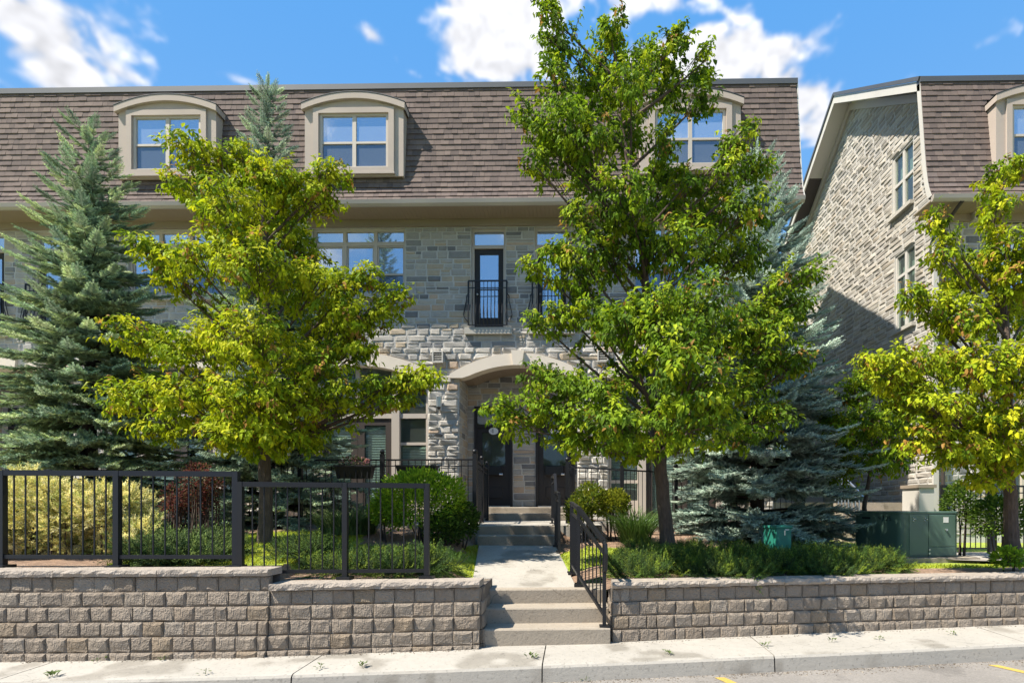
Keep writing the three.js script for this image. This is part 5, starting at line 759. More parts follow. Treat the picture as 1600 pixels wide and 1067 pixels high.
// broadleaf tree. blobs: [px, py, rx, ry, (depth offset)] read off the photo; axis: trunk line in the same pixels
function leafyTree(name, label, { base, Z, axis, trunkR, blobs, seed, dens = 1, tones, warm = 0.12, leaf = LEAF, leafMat = M.leaf, bark = M.bark, group, depth = 1, cat = 'tree', topR = 0.25, ls = 0.9, forkPx }) {
  const r = rng(seed), s = F / Z, t = thing(name, label, cat, base.toArray(), group), loc = (p) => p.sub(base);
  const ax = axis.map(([x, y, dz]) => loc(at(x, y, Z - (dz ?? 0)))); ax[0].set(0, -0.08, 0);
  const curve = new THREE.CatmullRomCurve3(ax), trunk = new MB(), tp = curve.getPoints(26), hTot = tp[26].y;
  const fork = loc(at(axis[0][0], forkPx ?? axis[2][1], Z)).y, wob = tp.map((p, i) => i ? p.clone().add(jit(r, 0.012)) : p); trunk.tube(wob, (u) => trunkR * (Math.pow(1 - u, 0.75) * (1 - topR * 0.4) + 0.07) * (u < 0.06 ? 1 + (0.06 - u) * 5 : 1), 12);
  const tg = trunk.geo(); part('trunk', tg, bark, t);
  const limbs = new MB(), leaves = [], cols = [], C = blobs.map(([x, y, rx, ry, dz]) => { const q = dz ?? (r() * 2 - 1) * depth * 0.8; return { c: loc(at(x, y, Z - q)), rx: rx / s, ry: ry / s, rz: Math.max(rx, ry) / s * 0.95 + 0.1 }; });
  for (const B of C) {
    const hd = Math.hypot(B.c.x, B.c.z); let best = 0, bd = 1e9; tp.forEach((p, i) => { const want = B.c.y - 0.25 - 0.62 * Math.hypot(B.c.x - p.x, B.c.z - p.z), d = Math.abs(p.y - Math.max(want, fork)); if (d < bd) { bd = d; best = i; } });
    const a = tp[best], tip = B.c.clone().add(V3(0, B.ry * 0.1, 0)), mid = a.clone().lerp(tip, 0.5).add(V3(0, -0.04 * a.distanceTo(tip), 0)).add(jit(r, 0.08)), R0 = Math.min(trunkR * 0.36, 0.010 + 0.0115 * a.distanceTo(tip));
    const lp = Array.from({ length: 9 }, (_, i) => bez(a, mid, tip, i / 8)); limbs.tube(lp, (u) => lerp(R0, 0.007, u), 6);
    const area = B.rx * B.ry, nT = Math.max(10, Math.round(area * 330 * dens + 9)), inner = a.clone().lerp(tip, 0.72), nX = Math.round(2 + a.distanceTo(tip) * 3);
    for (let k = 0; k < nT + nX; k++) {
      const u = r() * 2 - 1, th = r() * 6.2832, rr = Math.sqrt(1 - u * u), d = V3(rr * Math.cos(th), u, rr * Math.sin(th)), rad = Math.pow(r(), 0.3);
      if (d.y < -0.2 && r() < 0.3) d.y *= -1;
      const end = B.c.clone().add(V3(d.x * B.rx * rad, d.y * B.ry * rad, d.z * B.rz * rad)), start = (k % 3 === 0 ? lp[4 + Math.floor(r() * 5)] : inner).clone().lerp(end, 0.25 + r() * 0.2), mm = start.clone().lerp(end, 0.5).add(V3(0, 0.05 + r() * 0.05, 0));
      if (k >= nT) { start.copy(lp[3 + Math.floor(r() * 5)]); end.copy(start).add(jit(r, 0.24)).add(V3(0, 0.05, 0)); mm.copy(start).lerp(end, 0.5).add(V3(0, 0.03, 0)); }
      const tw = Array.from({ length: 4 }, (_, i) => bez(start, mm, end, i / 3)); if (k % 2 === 0) limbs.tube(tw, (v) => lerp(0.006, 0.003, v), 3);
      const out = end.clone().sub(B.c).normalize(), n = 11 + Math.floor(r() * 9);
      const tone = tones[Math.floor(Math.pow(r(), 1.1) * tones.length)], red = r() < warm;
      for (let j = 0; j < n; j++) {
        const v = 0.2 + 0.86 * Math.sqrt((j + r()) / n), p = bez(start, mm, end, Math.min(v, 1.05)).add(jit(r, 0.045));
        const side = V3(r() - 0.5, 0, r() - 0.5).normalize(), tip2 = V3(0, 0.1 - r() * 1.15, 0).addScaledVector(out, 0.6).addScaledVector(side, 0.7 * r() + 0.25), face = Y.clone().multiplyScalar(0.75).addScaledVector(out, 0.8).add(jit(r, 0.55)).normalize();
        leaves.push(orient(p, tip2, face, ls * (0.5 + r() * 0.55)));
        const g = 0.62 + r() * 0.7, hot = red && v > 0.75 && r() < 0.6; cols.push(hot ? [0.36 * g, 0.2 * g, 0.045 * g] : tone.map((c) => c * g));
      }
    }
  }
  part('branches', limbs, bark, t);
  scatter('crown', leaf, leafMat, leaves, cols, t); return t;
}
const gold = [[0.40, 0.46, 0.012], [0.29, 0.38, 0.010], [0.50, 0.51, 0.014], [0.16, 0.25, 0.010], [0.35, 0.41, 0.012]], fresh = [[0.19, 0.30, 0.012], [0.26, 0.36, 0.012], [0.115, 0.20, 0.010], [0.34, 0.41, 0.014], [0.08, 0.145, 0.010]], deep = [[0.09, 0.17, 0.022], [0.13, 0.22, 0.025], [0.18, 0.26, 0.028], [0.07, 0.125, 0.018]];
leafyTree('leafy_tree', 'yellow-green leafy tree behind the lower metal fence left of the path', { base: at(412, 857, 8.4), Z: 8.4, axis: [[413, 857], [414, 760], [410, 660], [412, 560], [416, 450], [410, 340], [395, 262]], trunkR: 0.105, forkPx: 690, seed: 1, tones: gold, dens: 1.0, warm: 0.09, depth: 1.1, blobs: [
  [300, 235, 42, 22, 0.2], [285, 290, 34, 24, 0.1], [335, 262, 50, 34], [380, 262, 45, 38], [425, 275, 42, 40], [463, 305, 55, 38], [520, 275, 36, 24, 0.2], [500, 312, 42, 24], [360, 325, 50, 42, 0.9], [420, 345, 55, 50], [330, 330, 30, 30],
  [225, 388, 30, 20, 0.3], [262, 402, 34, 26, 0.2], [300, 412, 44, 32], [265, 440, 24, 20, 0.2], [350, 395, 55, 48, -0.9], [405, 420, 60, 50, 1.0], [465, 395, 52, 44], [500, 440, 46, 40, 0.5], [455, 455, 60, 44, -0.8], [545, 452, 26, 34, 0.3], [576, 432, 22, 24, 0.2], [622, 460, 30, 17, 0.1], [600, 490, 30, 20, 0.1], [560, 500, 44, 34, 0.3], [520, 520, 50, 42],
  [205, 520, 42, 26, 0.4], [250, 540, 46, 30, 0.3], [300, 548, 46, 34, 0.6], [345, 520, 52, 46, -0.8], [395, 530, 64, 50, 1.1], [455, 545, 60, 46, -1.0], [500, 575, 50, 36, 0.6], [555, 545, 40, 26, 0.3],
  [180, 618, 36, 26, 0.5], [225, 612, 40, 32, 0.4], [275, 622, 50, 38, 0.8], [330, 620, 56, 40, -0.9], [385, 622, 60, 44, 1.1], [445, 625, 60, 42, 0.9], [495, 635, 40, 30, -0.5], [540, 615, 34, 20, 0.7], [600, 607, 36, 17, 0.5], [655, 590, 34, 20, 0.4], [674, 590, 20, 15, 0.4], [630, 628, 22, 10, 0.4],
  [355, 680, 50, 28, 0.9], [410, 690, 54, 30, 1.0], [460, 690, 50, 28, 0.5], [250, 665, 44, 24, 0.5], [480, 690, 24, 14, -0.3]] });
leafyTree('leafy_tree', 'tallest leafy tree with upright leaders, in the junipers right of the path', { base: at(1045, 867, 8.5), Z: 8.5, axis: [[1046, 867], [1038, 790], [1030, 700], [1022, 600], [1012, 480], [1000, 350], [975, 220], [962, 90]], trunkR: 0.115, forkPx: 705, seed: 2, tones: fresh, dens: 0.92, warm: 0.06, depth: 1.1, blobs: [
  [850, 15, 22, 26, 0.1], [868, 62, 30, 40, 0.1], [862, 130, 30, 40, 0.2], [880, 190, 34, 40], [958, 40, 22, 30, 0.1], [962, 90, 44, 44], [925, 140, 40, 50], [985, 140, 44, 50, 0.6], [1070, 52, 18, 16, 0.2], [1045, 85, 30, 34, 0.2], [1108, 92, 15, 30, 0.1], [1012, 95, 26, 30], [1060, 135, 34, 34, -0.4], [1105, 150, 24, 30],
  [812, 172, 24, 16, 0.4], [840, 205, 28, 22, 0.4], [832, 255, 30, 14, 0.5], [872, 240, 36, 30, 0.3], [915, 215, 44, 46, 0.7], [970, 220, 50, 50, -0.5], [1040, 225, 26, 34, 0.5], [1160, 212, 22, 30, 0.3], [1145, 262, 34, 38, 0.3], [1190, 258, 24, 22, 0.3], [1075, 290, 30, 30, 0.4], [920, 290, 44, 38], [975, 300, 50, 44, 0.9], [1040, 305, 54, 44, -0.8], [1110, 330, 52, 44], [1170, 330, 44, 44, 0.3],
  [905, 340, 26, 26], [960, 365, 44, 36, 0.3], [832, 418, 24, 13, 0.5], [868, 400, 26, 18, 0.5], [900, 392, 42, 30, 0.7], [945, 405, 36, 28, 0.4], [900, 435, 44, 22, 0.6], [1010, 385, 40, 44, 0.2], [1065, 380, 46, 46, 0.8], [1120, 400, 46, 44, -0.7], [1170, 400, 36, 36],
  [842, 504, 26, 14, 0.6], [880, 488, 36, 20, 0.6], [925, 495, 42, 24, 0.8], [975, 505, 42, 36, 1.5], [1030, 495, 50, 46, 1.7], [1090, 480, 54, 46, 1.8], [1135, 520, 50, 46, 0.6], [1060, 545, 56, 40, 2.1], [1185, 500, 30, 34, 0.3], [1225, 440, 22, 32, 0.4], [1272, 425, 22, 18, 0.4], [1245, 475, 30, 28, 0.4], [1215, 525, 38, 34, 0.6], [1255, 560, 26, 22, 0.4], [1200, 570, 40, 30, 0.4],
  [772, 638, 22, 20, 0.8], [800, 668, 24, 22, 0.8], [822, 635, 34, 22, 0.9], [838, 590, 30, 24, 0.8], [878, 605, 40, 30, 0.9], [905, 660, 50, 30, 1.0], [890, 695, 36, 18, 0.8], [935, 615, 40, 34, 1.6], [965, 665, 44, 34, 1.8], [995, 590, 46, 40, -0.8], [1020, 645, 54, 36, -1.0], [1080, 600, 60, 42, 2.2], [1075, 660, 60, 36, 1.9], [1135, 625, 54, 40, 1.7], [1180, 600, 40, 32, -0.4], [1200, 655, 44, 30, 0.5], [1150, 680, 46, 24, 0.7], [975, 705, 48, 18, 0.7]] });
leafyTree('leafy_tree', 'yellow-green leafy tree cut by the right edge, beside the transformer', { base: at(1586, 875, 8.0), Z: 8.0, axis: [[1587, 875], [1580, 800], [1576, 720], [1574, 620], [1572, 520], [1562, 420], [1555, 330]], trunkR: 0.1, forkPx: 725, seed: 3, ls: 0.85, tones: gold, dens: 1.25, warm: 0.16, depth: 0.9, blobs: [
  [1550, 285, 16, 26, 0.1], [1582, 265, 22, 18, 0.1], [1556, 335, 16, 34], [1572, 390, 30, 30], [1460, 345, 16, 20, 0.3], [1472, 395, 18, 26, 0.3], [1490, 440, 22, 26], [1530, 425, 34, 36], [1590, 430, 36, 44, 0.4], [1422, 460, 22, 13, 0.5], [1455, 475, 30, 22, 0.5], [1500, 500, 44, 34, 0.6], [1560, 500, 46, 40, -0.6], [1620, 480, 40, 50], [1620, 390, 34, 40], [1385, 585, 28, 16, 0.7], [1355, 560, 16, 12, 0.6], [1420, 560, 44, 30, 0.8], [1470, 575, 50, 36, -0.6], [1525, 575, 50, 42, 0.9], [1585, 580, 46, 46, 0.7], [1650, 560, 50, 60], [1410, 610, 40, 28, 0.5], [1455, 640, 50, 34, 0.9], [1515, 650, 52, 36, -0.7], [1575, 660, 46, 42, 0.9], [1640, 660, 50, 46, 0.3], [1425, 690, 42, 22, 0.7], [1475, 700, 48, 28, 0.8], [1530, 715, 46, 28, 0.6], [1590, 720, 40, 26, 0.6], [1540, 755, 34, 14, 0.5], [1650, 720, 40, 30]] });
leafyTree('young_tree', 'slim multi-stemmed green tree between the blue spruce and the alley stair', { base: at(1350, 800, 10.9), Z: 10.9, axis: [[1351, 800], [1356, 760], [1368, 700], [1375, 640], [1370, 590]], trunkR: 0.045, seed: 4, tones: fresh, dens: 1.0, warm: 0.05, depth: 0.7, leaf: LEAF, ls: 0.85, blobs: [[1335, 610, 34, 26], [1375, 580, 40, 30], [1410, 620, 44, 34], [1350, 660, 46, 34], [1395, 680, 50, 38], [1320, 690, 36, 30], [1345, 725, 44, 28], [1400, 725, 36, 24], [1300, 660, 30, 30], [1425, 650, 32, 36], [1310, 740, 32, 22]] });

// ---------------------------------------------------------------- spruces
function sprayGeo(seed, L, nN, needle, wd, fan = 1) {   // one needled twig along +y, upper side +z
  const r = rng(seed), b = new MB();
  b.bar(V3(0, 0, 0), V3(0, L, 0), 0.004, 0.004);
  for (let i = 0; i < nN; i++) { const y = L * (0.04 + 0.96 * i / nN), a = r() * 6.283, d = V3(Math.cos(a), 0, Math.abs(Math.sin(a)) * 0.9 + Math.sin(a) * 0.3).normalize(), l = needle * (0.75 + r() * 0.5) * (1 - 0.25 * i / nN), e = V3(0, y, 0).addScaledVector(d, l * 0.85).add(V3(0, l * (0.55 + 0.4 * i / nN), 0)), s = d.clone().cross(Y).normalize().multiplyScalar(wd / 2); b.tri(V3(0, y, 0).sub(s), V3(0, y, 0).add(s), e); }
  return b.geo();
}
function padGeo(seed, L, { nt = 22, tw = 0.15, need = 44, nl = 0.026, nw = 0.0066, flat = 0.5, tipShare = 0.34 } = {}) {   // a whole spray of needled twigs along +y, upper side +z; vertex colour picks out the fresh tips
  const r = rng(seed), P = [], C = [], tri = (a, b, c, k) => { P.push(a.x, a.y, a.z, b.x, b.y, b.z, c.x, c.y, c.z); for (let i = 0; i < 3; i++) C.push(k, k, k); };
  const twig = (o, d, len, n) => { const f = d.clone().cross(V3(0.3, 0.2, 1)).normalize(), u = f.clone().cross(d).normalize(); for (let i = 0; i < n; i++) { const t = (i + r()) / n, a = r() * 6.283, w = f.clone().multiplyScalar(Math.cos(a)).addScaledVector(u, Math.sin(a)), b = o.clone().addScaledVector(d, len * t), l = nl * (0.75 + r() * 0.5), e = b.clone().addScaledVector(w, l * 0.8).addScaledVector(d, l * (0.5 + 0.5 * t)), s = w.clone().cross(d).normalize().multiplyScalar(nw / 2); tri(b.clone().sub(s), b.clone().add(s), e, t > 1 - tipShare ? 1.35 : 0.85); } };
  const axis = (t) => V3(Math.sin(t * 2.2) * 0.02 * L, L * t, L * (0.1 * t * t - 0.06 * t)); 
  for (let i = 0; i < nt; i++) { const t = 0.06 + 0.9 * i / nt, sg = i % 2 ? 1 : -1, len = tw * (1.05 - 0.6 * t) * (0.75 + r() * 0.45), d = V3(sg * (0.75 - 0.25 * t), 0.75, (r() - 0.35) * flat - 0.1).normalize(); twig(axis(t), d, len, Math.round(need * len / tw)); }
  for (let k = 0; k < 5; k++) twig(axis(k / 5), axis((k + 1) / 5).sub(axis(k / 5)).normalize(), L / 5, Math.round(need * 0.6));
  twig(axis(1), V3(0, 1, 0.15).normalize(), tw * 0.5, Math.round(need * 0.5));
  const g = soup(P); g.setAttribute('color', new THREE.BufferAttribute(new Float32Array(C), 3)); return g;
}
const PADS = [0, 1, 2, 3].map((k) => padGeo(800 + k, 0.42, { nt: 26, tw: 0.17, need: 62, nw: 0.0085, nl: 0.027, flat: 0.35 }));
function spruce(name, label, base, h, R, { seed, tones, droop = 0.16, clear = 0.02, group, cone = 0.85 }) {
  const r = rng(seed), t = thing(name, label, 'spruce', base.toArray(), group);
  part('trunk', new MB().tube(Array.from({ length: 12 }, (_, i) => V3((r() - 0.5) * 0.015, -0.1 + (h + 0.1) * i / 11, (r() - 0.5) * 0.015)), (u) => lerp(0.018 * h + 0.012, 0.007, Math.pow(u, 0.9)), 9), M.darkBark, t);
  const wood = new MB(), mats = PADS.map(() => []), cols = PADS.map(() => []), put = (p, d, up, s) => { const k = Math.floor(r() * 4); mats[k].push(orient(p, d, up, s)); const g = 0.72 + r() * 0.5, c = tones[Math.floor(r() * tones.length)]; cols[k].push(c.map((v) => v * g)); };
  let y = h * clear, row = 0;
  while (y < h * 0.97) {
    const f = y / h, len0 = R * Math.pow(1 - f, cone) + 0.06, nb = f > 0.88 ? 6 : f > 0.6 ? 10 : 13, ph = row * 0.9 + r();
    for (let k = 0; k < nb; k++) {
      const a = ph + k / nb * 6.283 + (r() - 0.5) * 0.45, len = len0 * (0.74 + r() * 0.34), dir = V3(Math.cos(a), 0, Math.sin(a)), rise = lerp(-droop, 0.75, Math.pow(f, 2.2)), y0 = y + (k % 2 ? (r() - 0.5) * 0.1 : (r() - 0.6) * 0.34);
      const P = (v) => V3(0, y0, 0).addScaledVector(dir, len * v).add(V3(0, len * (rise * v + 0.05 * Math.sin(v * 3.1416) - 0.07 * v * v * (1 - f)), 0)), side = dir.clone().cross(Y);
      wood.tube([0, 0.25, 0.5, 0.75, 1].map(P), (u) => lerp(0.006 + 0.011 * len, 0.003, u), 5);
      const step = 0.09, n = Math.max(2, Math.round(len / step));
      for (let j = 0; j < n; j++) {
        const v = lerp(len > 1 ? 0.24 : 0.02, 0.97, (j + r() * 0.5) / n), sg = (j % 2 ? 1 : -1), rest = len * (1 - v), s = clamp(0.34 + rest * 0.62, 0.3, 1.12) * (0.82 + r() * 0.3) * (len < 0.5 ? 0.72 : 1), fwd = 0.55 + 0.4 * v;
        put(P(v), dir.clone().multiplyScalar(fwd).addScaledVector(side, sg * (0.95 - 0.45 * v)).add(V3(0, -0.02 + (r() - 0.5) * 0.22 + rise * 0.4, 0)), Y.clone().add(jit(r, 0.22)), s);
        if (r() < 0.6) put(P(v), dir.clone().multiplyScalar(0.6).addScaledVector(side, (r() - 0.5) * 1.6).add(V3(0, -0.3 - r() * 0.35, 0)), dir.clone().add(jit(r, 0.4)), s * 0.6);
        if (r() < 0.55) put(P(v), dir.clone().multiplyScalar(0.9).addScaledVector(side, (r() - 0.5) * 0.8).add(V3(0, 0.18 + r() * 0.3, 0)), Y.clone().add(jit(r, 0.3)), s * 0.62);
      }
      put(P(0.9), dir.clone().add(V3(0, rise + 0.08, 0)), Y, 0.6 + Math.min(0.4, len * 0.3));
    }
    y += lerp(0.42, 0.19, f) * (0.85 + r() * 0.3); row++;
  }
  for (const q of [0.93, 0.955, 0.975]) for (let k = 0; k < 5; k++) { const a = k * 1.256 + q * 40; put(V3(0, h * q, 0), V3(Math.cos(a), 1.1, Math.sin(a)), Y, 0.34); }
  put(V3(0, h - 0.12, 0), Y.clone(), V3(1, 0, 0.1), 0.62);
  part('branches', wood, M.darkBark, t); PADS.forEach((g, k) => copies('crown', g, M.needle, mats[k], cols[k], t));
  return t;
}
const sprG = [[0.38, 0.47, 0.25], [0.29, 0.39, 0.22], [0.47, 0.54, 0.27], [0.21, 0.30, 0.18]], sprB = [[0.42, 0.51, 0.42], [0.33, 0.43, 0.36], [0.50, 0.58, 0.48], [0.25, 0.34, 0.29]];
spruce('spruce_tree', 'tall green spruce with drooping tiers at the left edge of the garden', at(140, 760, 10.4).setY(1.12), 7.35, 2.05, { seed: 11, tones: sprG, droop: 0.08 });
spruce('spruce_tree', 'spruce hidden behind the yellow-green tree, its pale top above the roof line', at(418, 760, 11.3).setY(1.15), 8.8, 2.25, { cone: 1.25, seed: 12, tones: sprB.map((c, i) => c.map((v, k) => (v + sprG[i][k]) / 2)), droop: 0.06 });
spruce('blue_spruce', 'big blue-grey spruce right of the tallest tree, skirts down to the grass', at(1184, 800, 11.4).setY(0.84), 7.9, 2.3, { seed: 13, tones: sprB, droop: 0.02, clear: 0.03 });

// ---------------------------------------------------------------- shrubs and ground plants
// mounds of small leaves or sprays over one or more ellipsoids [x, y, z, rx, ry, rz]
function shrub(name, label, ells, { seed, geo, m, n, tones, size = 1, cat = 'shrub', up = 0.5, stems = 6, kind, group, fuzz = 0.12, noStems }) {
  const r = rng(seed), b = V3(ells[0][0], 0, ells[0][2]); b.y = groundY(b.x, b.z); const t = thing(name, label, cat, b.toArray(), group), mats = [], cols = [], vol = ells.reduce((a, e) => a + e[3] * e[4] + e[3] * e[5], 0);
  for (const [x, y, z, rx, ry, rz] of ells) { const k = Math.round(n * (rx * ry + rx * rz) / vol); for (let i = 0; i < k; i++) {
    const u = r() * 1.8 - 0.8, th = r() * 6.283, rr = Math.sqrt(Math.max(0, 1 - u * u)), d = V3(rr * Math.cos(th), u, rr * Math.sin(th)), lump = 0.86 + 0.34 * (fbm(x * 3 + d.x * 2.6 + 20, z * 3 + d.z * 2.6 + d.y * 2.4 + 20, 3, 0, seed) - 0.35), rad = lump * Math.pow(r(), 0.22) * (1 + (r() - 0.5) * fuzz);
    const p = V3(x + d.x * rx * rad, y + d.y * ry * rad, z + d.z * rz * rad); const gy = groundY(p.x, p.z); if (p.y < gy + 0.01) { if (r() < 0.6) continue; p.y = gy + 0.02 + r() * 0.06; }
    const out = V3(d.x / rx, d.y / ry, d.z / rz).normalize(); mats.push(orient(p.sub(b), out.clone().add(V3(0, up, 0)).add(jit(r, 0.6)), out.clone().multiplyScalar(-0.3).add(Y).add(jit(r, 0.5)), size * (0.65 + r() * 0.6))); const g = 0.7 + r() * 0.6; cols.push(tones[Math.floor(r() * tones.length)].map((v) => v * g)); } }
  const w = new MB(); for (const [x, y, z, rx, ry, rz] of ells) for (let i = 0; i < stems; i++) { const a = r() * 6.283, e = V3(x + Math.cos(a) * rx * 0.6 * r(), y + ry * 0.4 * r(), z + Math.sin(a) * rz * 0.6 * r()), s = V3(x + Math.cos(a) * 0.08, groundY(x, z) - 0.05, z + Math.sin(a) * 0.08); w.tube([s, s.clone().lerp(e, 0.5).add(jit(r, 0.04)), e].map((q) => q.sub(b)), (v) => lerp(0.014, 0.005, v), 5); }
  if (w.p.length) part('stems', w, M.darkBark, t);
  (geo === FEATHER || geo === JUNIPER ? copies : scatter)('foliage', geo, m, mats, cols, t); if (kind) { t.userData.kind = kind; } return t;
}
const FEATHER = padGeo(7, 0.2, { nt: 11, tw: 0.085, need: 13, nl: 0.026, nw: 0.008, flat: 1.4 }), JUNIPER = padGeo(8, 0.3, { nt: 13, tw: 0.14, need: 15, nl: 0.026, nw: 0.009, flat: 0.9 });
const goldF = [[0.72, 0.64, 0.24], [0.62, 0.57, 0.18], [0.82, 0.74, 0.36], [0.42, 0.45, 0.11]];
const e2 = (px, py, Z, rx, ry, rz) => { const p = at(px, py, Z); return [p.x, p.y, p.z, rx, ry, rz ?? rx]; };
const plume = (seed, n, [px0, px1], [py0, py1], [Z0, Z1], [r0, r1]) => { const r = rng(seed); return Array.from({ length: n }, () => { const t = r(), k = 1 - Math.abs(t - 0.5) * 0.7, p = at(lerp(px0, px1, t), lerp(py1, lerp(py1, py0, k), Math.pow(r(), 0.8)), lerp(Z0, Z1, r())), q = lerp(r0, r1, r()); return [p.x, p.y, p.z, q, q * 1.25, q]; }); };
shrub('golden_cypress', 'larger feathery golden shrub behind the fence at the left edge', plume(151, 34, [-20, 128], [758, 868], [6.9, 7.7], [0.13, 0.24]), { seed: 51, geo: FEATHER, m: M.needle, n: 4200, tones: goldF, size: 0.62, up: 0.45, stems: 1 });
shrub('golden_cypress', 'feathery golden shrub beside the middle fence post on the left', plume(152, 24, [132, 238], [762, 868], [6.9, 7.6], [0.12, 0.22]), { seed: 52, geo: FEATHER, m: M.needle, n: 3000, tones: goldF, size: 0.62, up: 0.45, stems: 1 });
const lush = [[0.34, 0.50, 0.03], [0.26, 0.42, 0.026], [0.44, 0.58, 0.035], [0.17, 0.29, 0.02]];
shrub('round_shrub', 'large round bright green shrub left of the path', [e2(660, 785, 9.0, 0.78, 0.56, 0.7)], { seed: 53, geo: SMALL_LEAF, m: M.leaf, n: 9000, tones: lush, size: 0.85, up: 0.6 });
shrub('round_shrub', 'low green shrub at the foot of the larger one, beside the upper steps', [e2(718, 815, 9.1, 0.36, 0.34, 0.4), e2(695, 828, 8.8, 0.34, 0.28)], { seed: 54, geo: SMALL_LEAF, m: M.leaf, n: 4200, tones: [[0.08, 0.15, 0.02], [0.12, 0.2, 0.03], [0.05, 0.1, 0.02]], size: 0.95, up: 0.8 });
shrub('round_shrub', 'small rounded shrub seen through the lower fence', [e2(605, 800, 8.9, 0.33, 0.27)], { seed: 55, geo: SMALL_LEAF, m: M.leaf, n: 2600, tones: lush, size: 0.75 });
shrub('bush', 'yellow-green bush right of the upper handrail', [e2(922, 785, 9.9, 0.34, 0.34), e2(905, 800, 9.8, 0.28, 0.3)], { seed: 56, geo: SMALL_LEAF, m: M.leaf, n: 2600, tones: [[0.22, 0.24, 0.02], [0.16, 0.2, 0.02], [0.12, 0.18, 0.03]], size: 0.9, up: 1 });
shrub('bush', 'second yellow-green bush against the right patio fence', [e2(956, 790, 9.95, 0.36, 0.3)], { seed: 57, geo: SMALL_LEAF, m: M.leaf, n: 2300, tones: [[0.26, 0.27, 0.02], [0.18, 0.21, 0.02]], size: 0.9, up: 1 });
shrub('barberry', 'dark red-leaved shrub behind the taller fence', plume(158, 9, [262, 330], [735, 800], [8.9, 9.4], [0.12, 0.24]), { seed: 58, geo: SMALL_LEAF, m: M.leaf, n: 2600, tones: [[0.13, 0.035, 0.03], [0.09, 0.03, 0.03], [0.16, 0.06, 0.04], [0.10, 0.07, 0.03]], size: 0.8, up: 0.8 });
shrub('bush', 'dark leafy bush against the picket fence at the far right', [e2(1500, 790, 9.9, 0.3, 0.45), e2(1560, 810, 9.2, 0.42, 0.4)], { seed: 59, geo: SMALL_LEAF, m: M.leaf, n: 3600, tones: deep, size: 1.0 });
shrub('bush', 'small bright leafy plant at the foot of the right-hand tree', [e2(1575, 872, 7.75, 0.2, 0.14)], { seed: 60, geo: SMALL_LEAF, m: M.leaf, n: 520, tones: lush, size: 1.0, stems: 3 });
shrub('flower_cluster', 'pink flowers in the planter box on the patio fence', [[-4.12, 2.42, -10.72, 0.3, 0.13, 0.1]], { seed: 61, geo: SMALL_LEAF, m: M.leaf, n: 330, tones: [[0.45, 0.16, 0.18], [0.08, 0.14, 0.03], [0.5, 0.3, 0.26], [0.07, 0.13, 0.03]], size: 0.8, stems: 0, cat: 'flowers' });
// low spreading junipers
const lumps = (seed, n, [px0, px1], py, [Z0, Z1], [r0, r1], [h0, h1]) => { const r = rng(seed); return Array.from({ length: n }, () => { const p = at(lerp(px0, px1, r()), py, lerp(Z0, Z1, r())), q = lerp(r0, r1, r()), h = lerp(h0, h1, r()); return [p.x, groundY(p.x, p.z) + h * 0.35, p.z, q, h, q * 0.85]; }).filter(([x, , z]) => Math.hypot(x - 3.1, z + 8.6) > 0.42); };
const jun = [[0.036, 0.08, 0.007], [0.062, 0.118, 0.009], [0.022, 0.05, 0.006], [0.15, 0.205, 0.012]];
shrub('juniper', 'low spreading juniper along the right retaining wall under the tall tree', lumps(162, 34, [972, 1165], 895, [6.95, 8.7], [0.2, 0.42], [0.07, 0.17]), { seed: 62, geo: JUNIPER, m: M.needle, n: 4600, tones: jun, size: 0.5, up: 0.05, fuzz: 0.3, stems: 1 });
shrub('juniper', 'low spreading juniper beside the transformer, on the right retaining wall', lumps(163, 36, [1170, 1372], 893, [7.2, 8.9], [0.22, 0.44], [0.08, 0.19]), { seed: 63, geo: JUNIPER, m: M.needle, n: 5000, tones: jun, size: 0.5, up: 0.05, fuzz: 0.3, stems: 1 });
shrub('juniper', 'low dark juniper behind the lower metal fence', lumps(164, 22, [425, 700], 884, [6.6, 7.4], [0.2, 0.4], [0.07, 0.18]), { seed: 64, geo: JUNIPER, m: M.needle, n: 3000, tones: jun, size: 0.5, up: 0.05, fuzz: 0.3, stems: 1 });
shrub('juniper', 'light green juniper behind the right half of the taller fence', lumps(165, 14, [235, 400], 868, [6.6, 7.3], [0.2, 0.36], [0.07, 0.17]), { seed: 65, geo: JUNIPER, m: M.needle, n: 2200, tones: [[0.08, 0.13, 0.02], [0.12, 0.17, 0.025], [0.05, 0.09, 0.02]], size: 0.62, up: 0.2, fuzz: 0.35, stems: 1 });
// strap-leaved clumps
const BLADE = (() => { const b = new MB(), w = 0.008; let p = [V3(-w, 0, 0), V3(w, 0, 0)]; for (let i = 1; i <= 4; i++) { const t = i / 4, y = t * (1 - 0.18 * t * t), z = 0.5 * t * t, k = w * (1 - t * 0.92), q = [V3(-k, y, z), V3(k, y, z)]; b.quad(p[0], p[1], q[1], q[0]); p = q; } return b.geo(); })();
function strapClump(name, label, px, py, Z, rad, h, n, seed, tones) {
  const r = rng(seed), c = at(px, py, Z); c.y = groundY(c.x, c.z); const t = thing(name, label, 'plant', c.toArray()), ms = [], cs = [];
  for (let i = 0; i < n; i++) { const a = r() * 6.283, q = Math.sqrt(r()) * rad, o = V3(Math.cos(a) * q, 0, Math.sin(a) * q), f = a + (r() - 0.5) * 1.6, hh = h * (0.6 + r() * 0.5); ms.push(new THREE.Matrix4().makeRotationY(Math.PI / 2 - f).multiply(new THREE.Matrix4().makeRotationX(0.1 + r() * 0.35)).scale(V3(1.3, hh, hh)).setPosition(o)); const g = 0.7 + r() * 0.5; cs.push(tones[i % tones.length].map((v) => v * g)); }
  copies('leaves', BLADE, M.grass, ms, cs, t); return t;
}
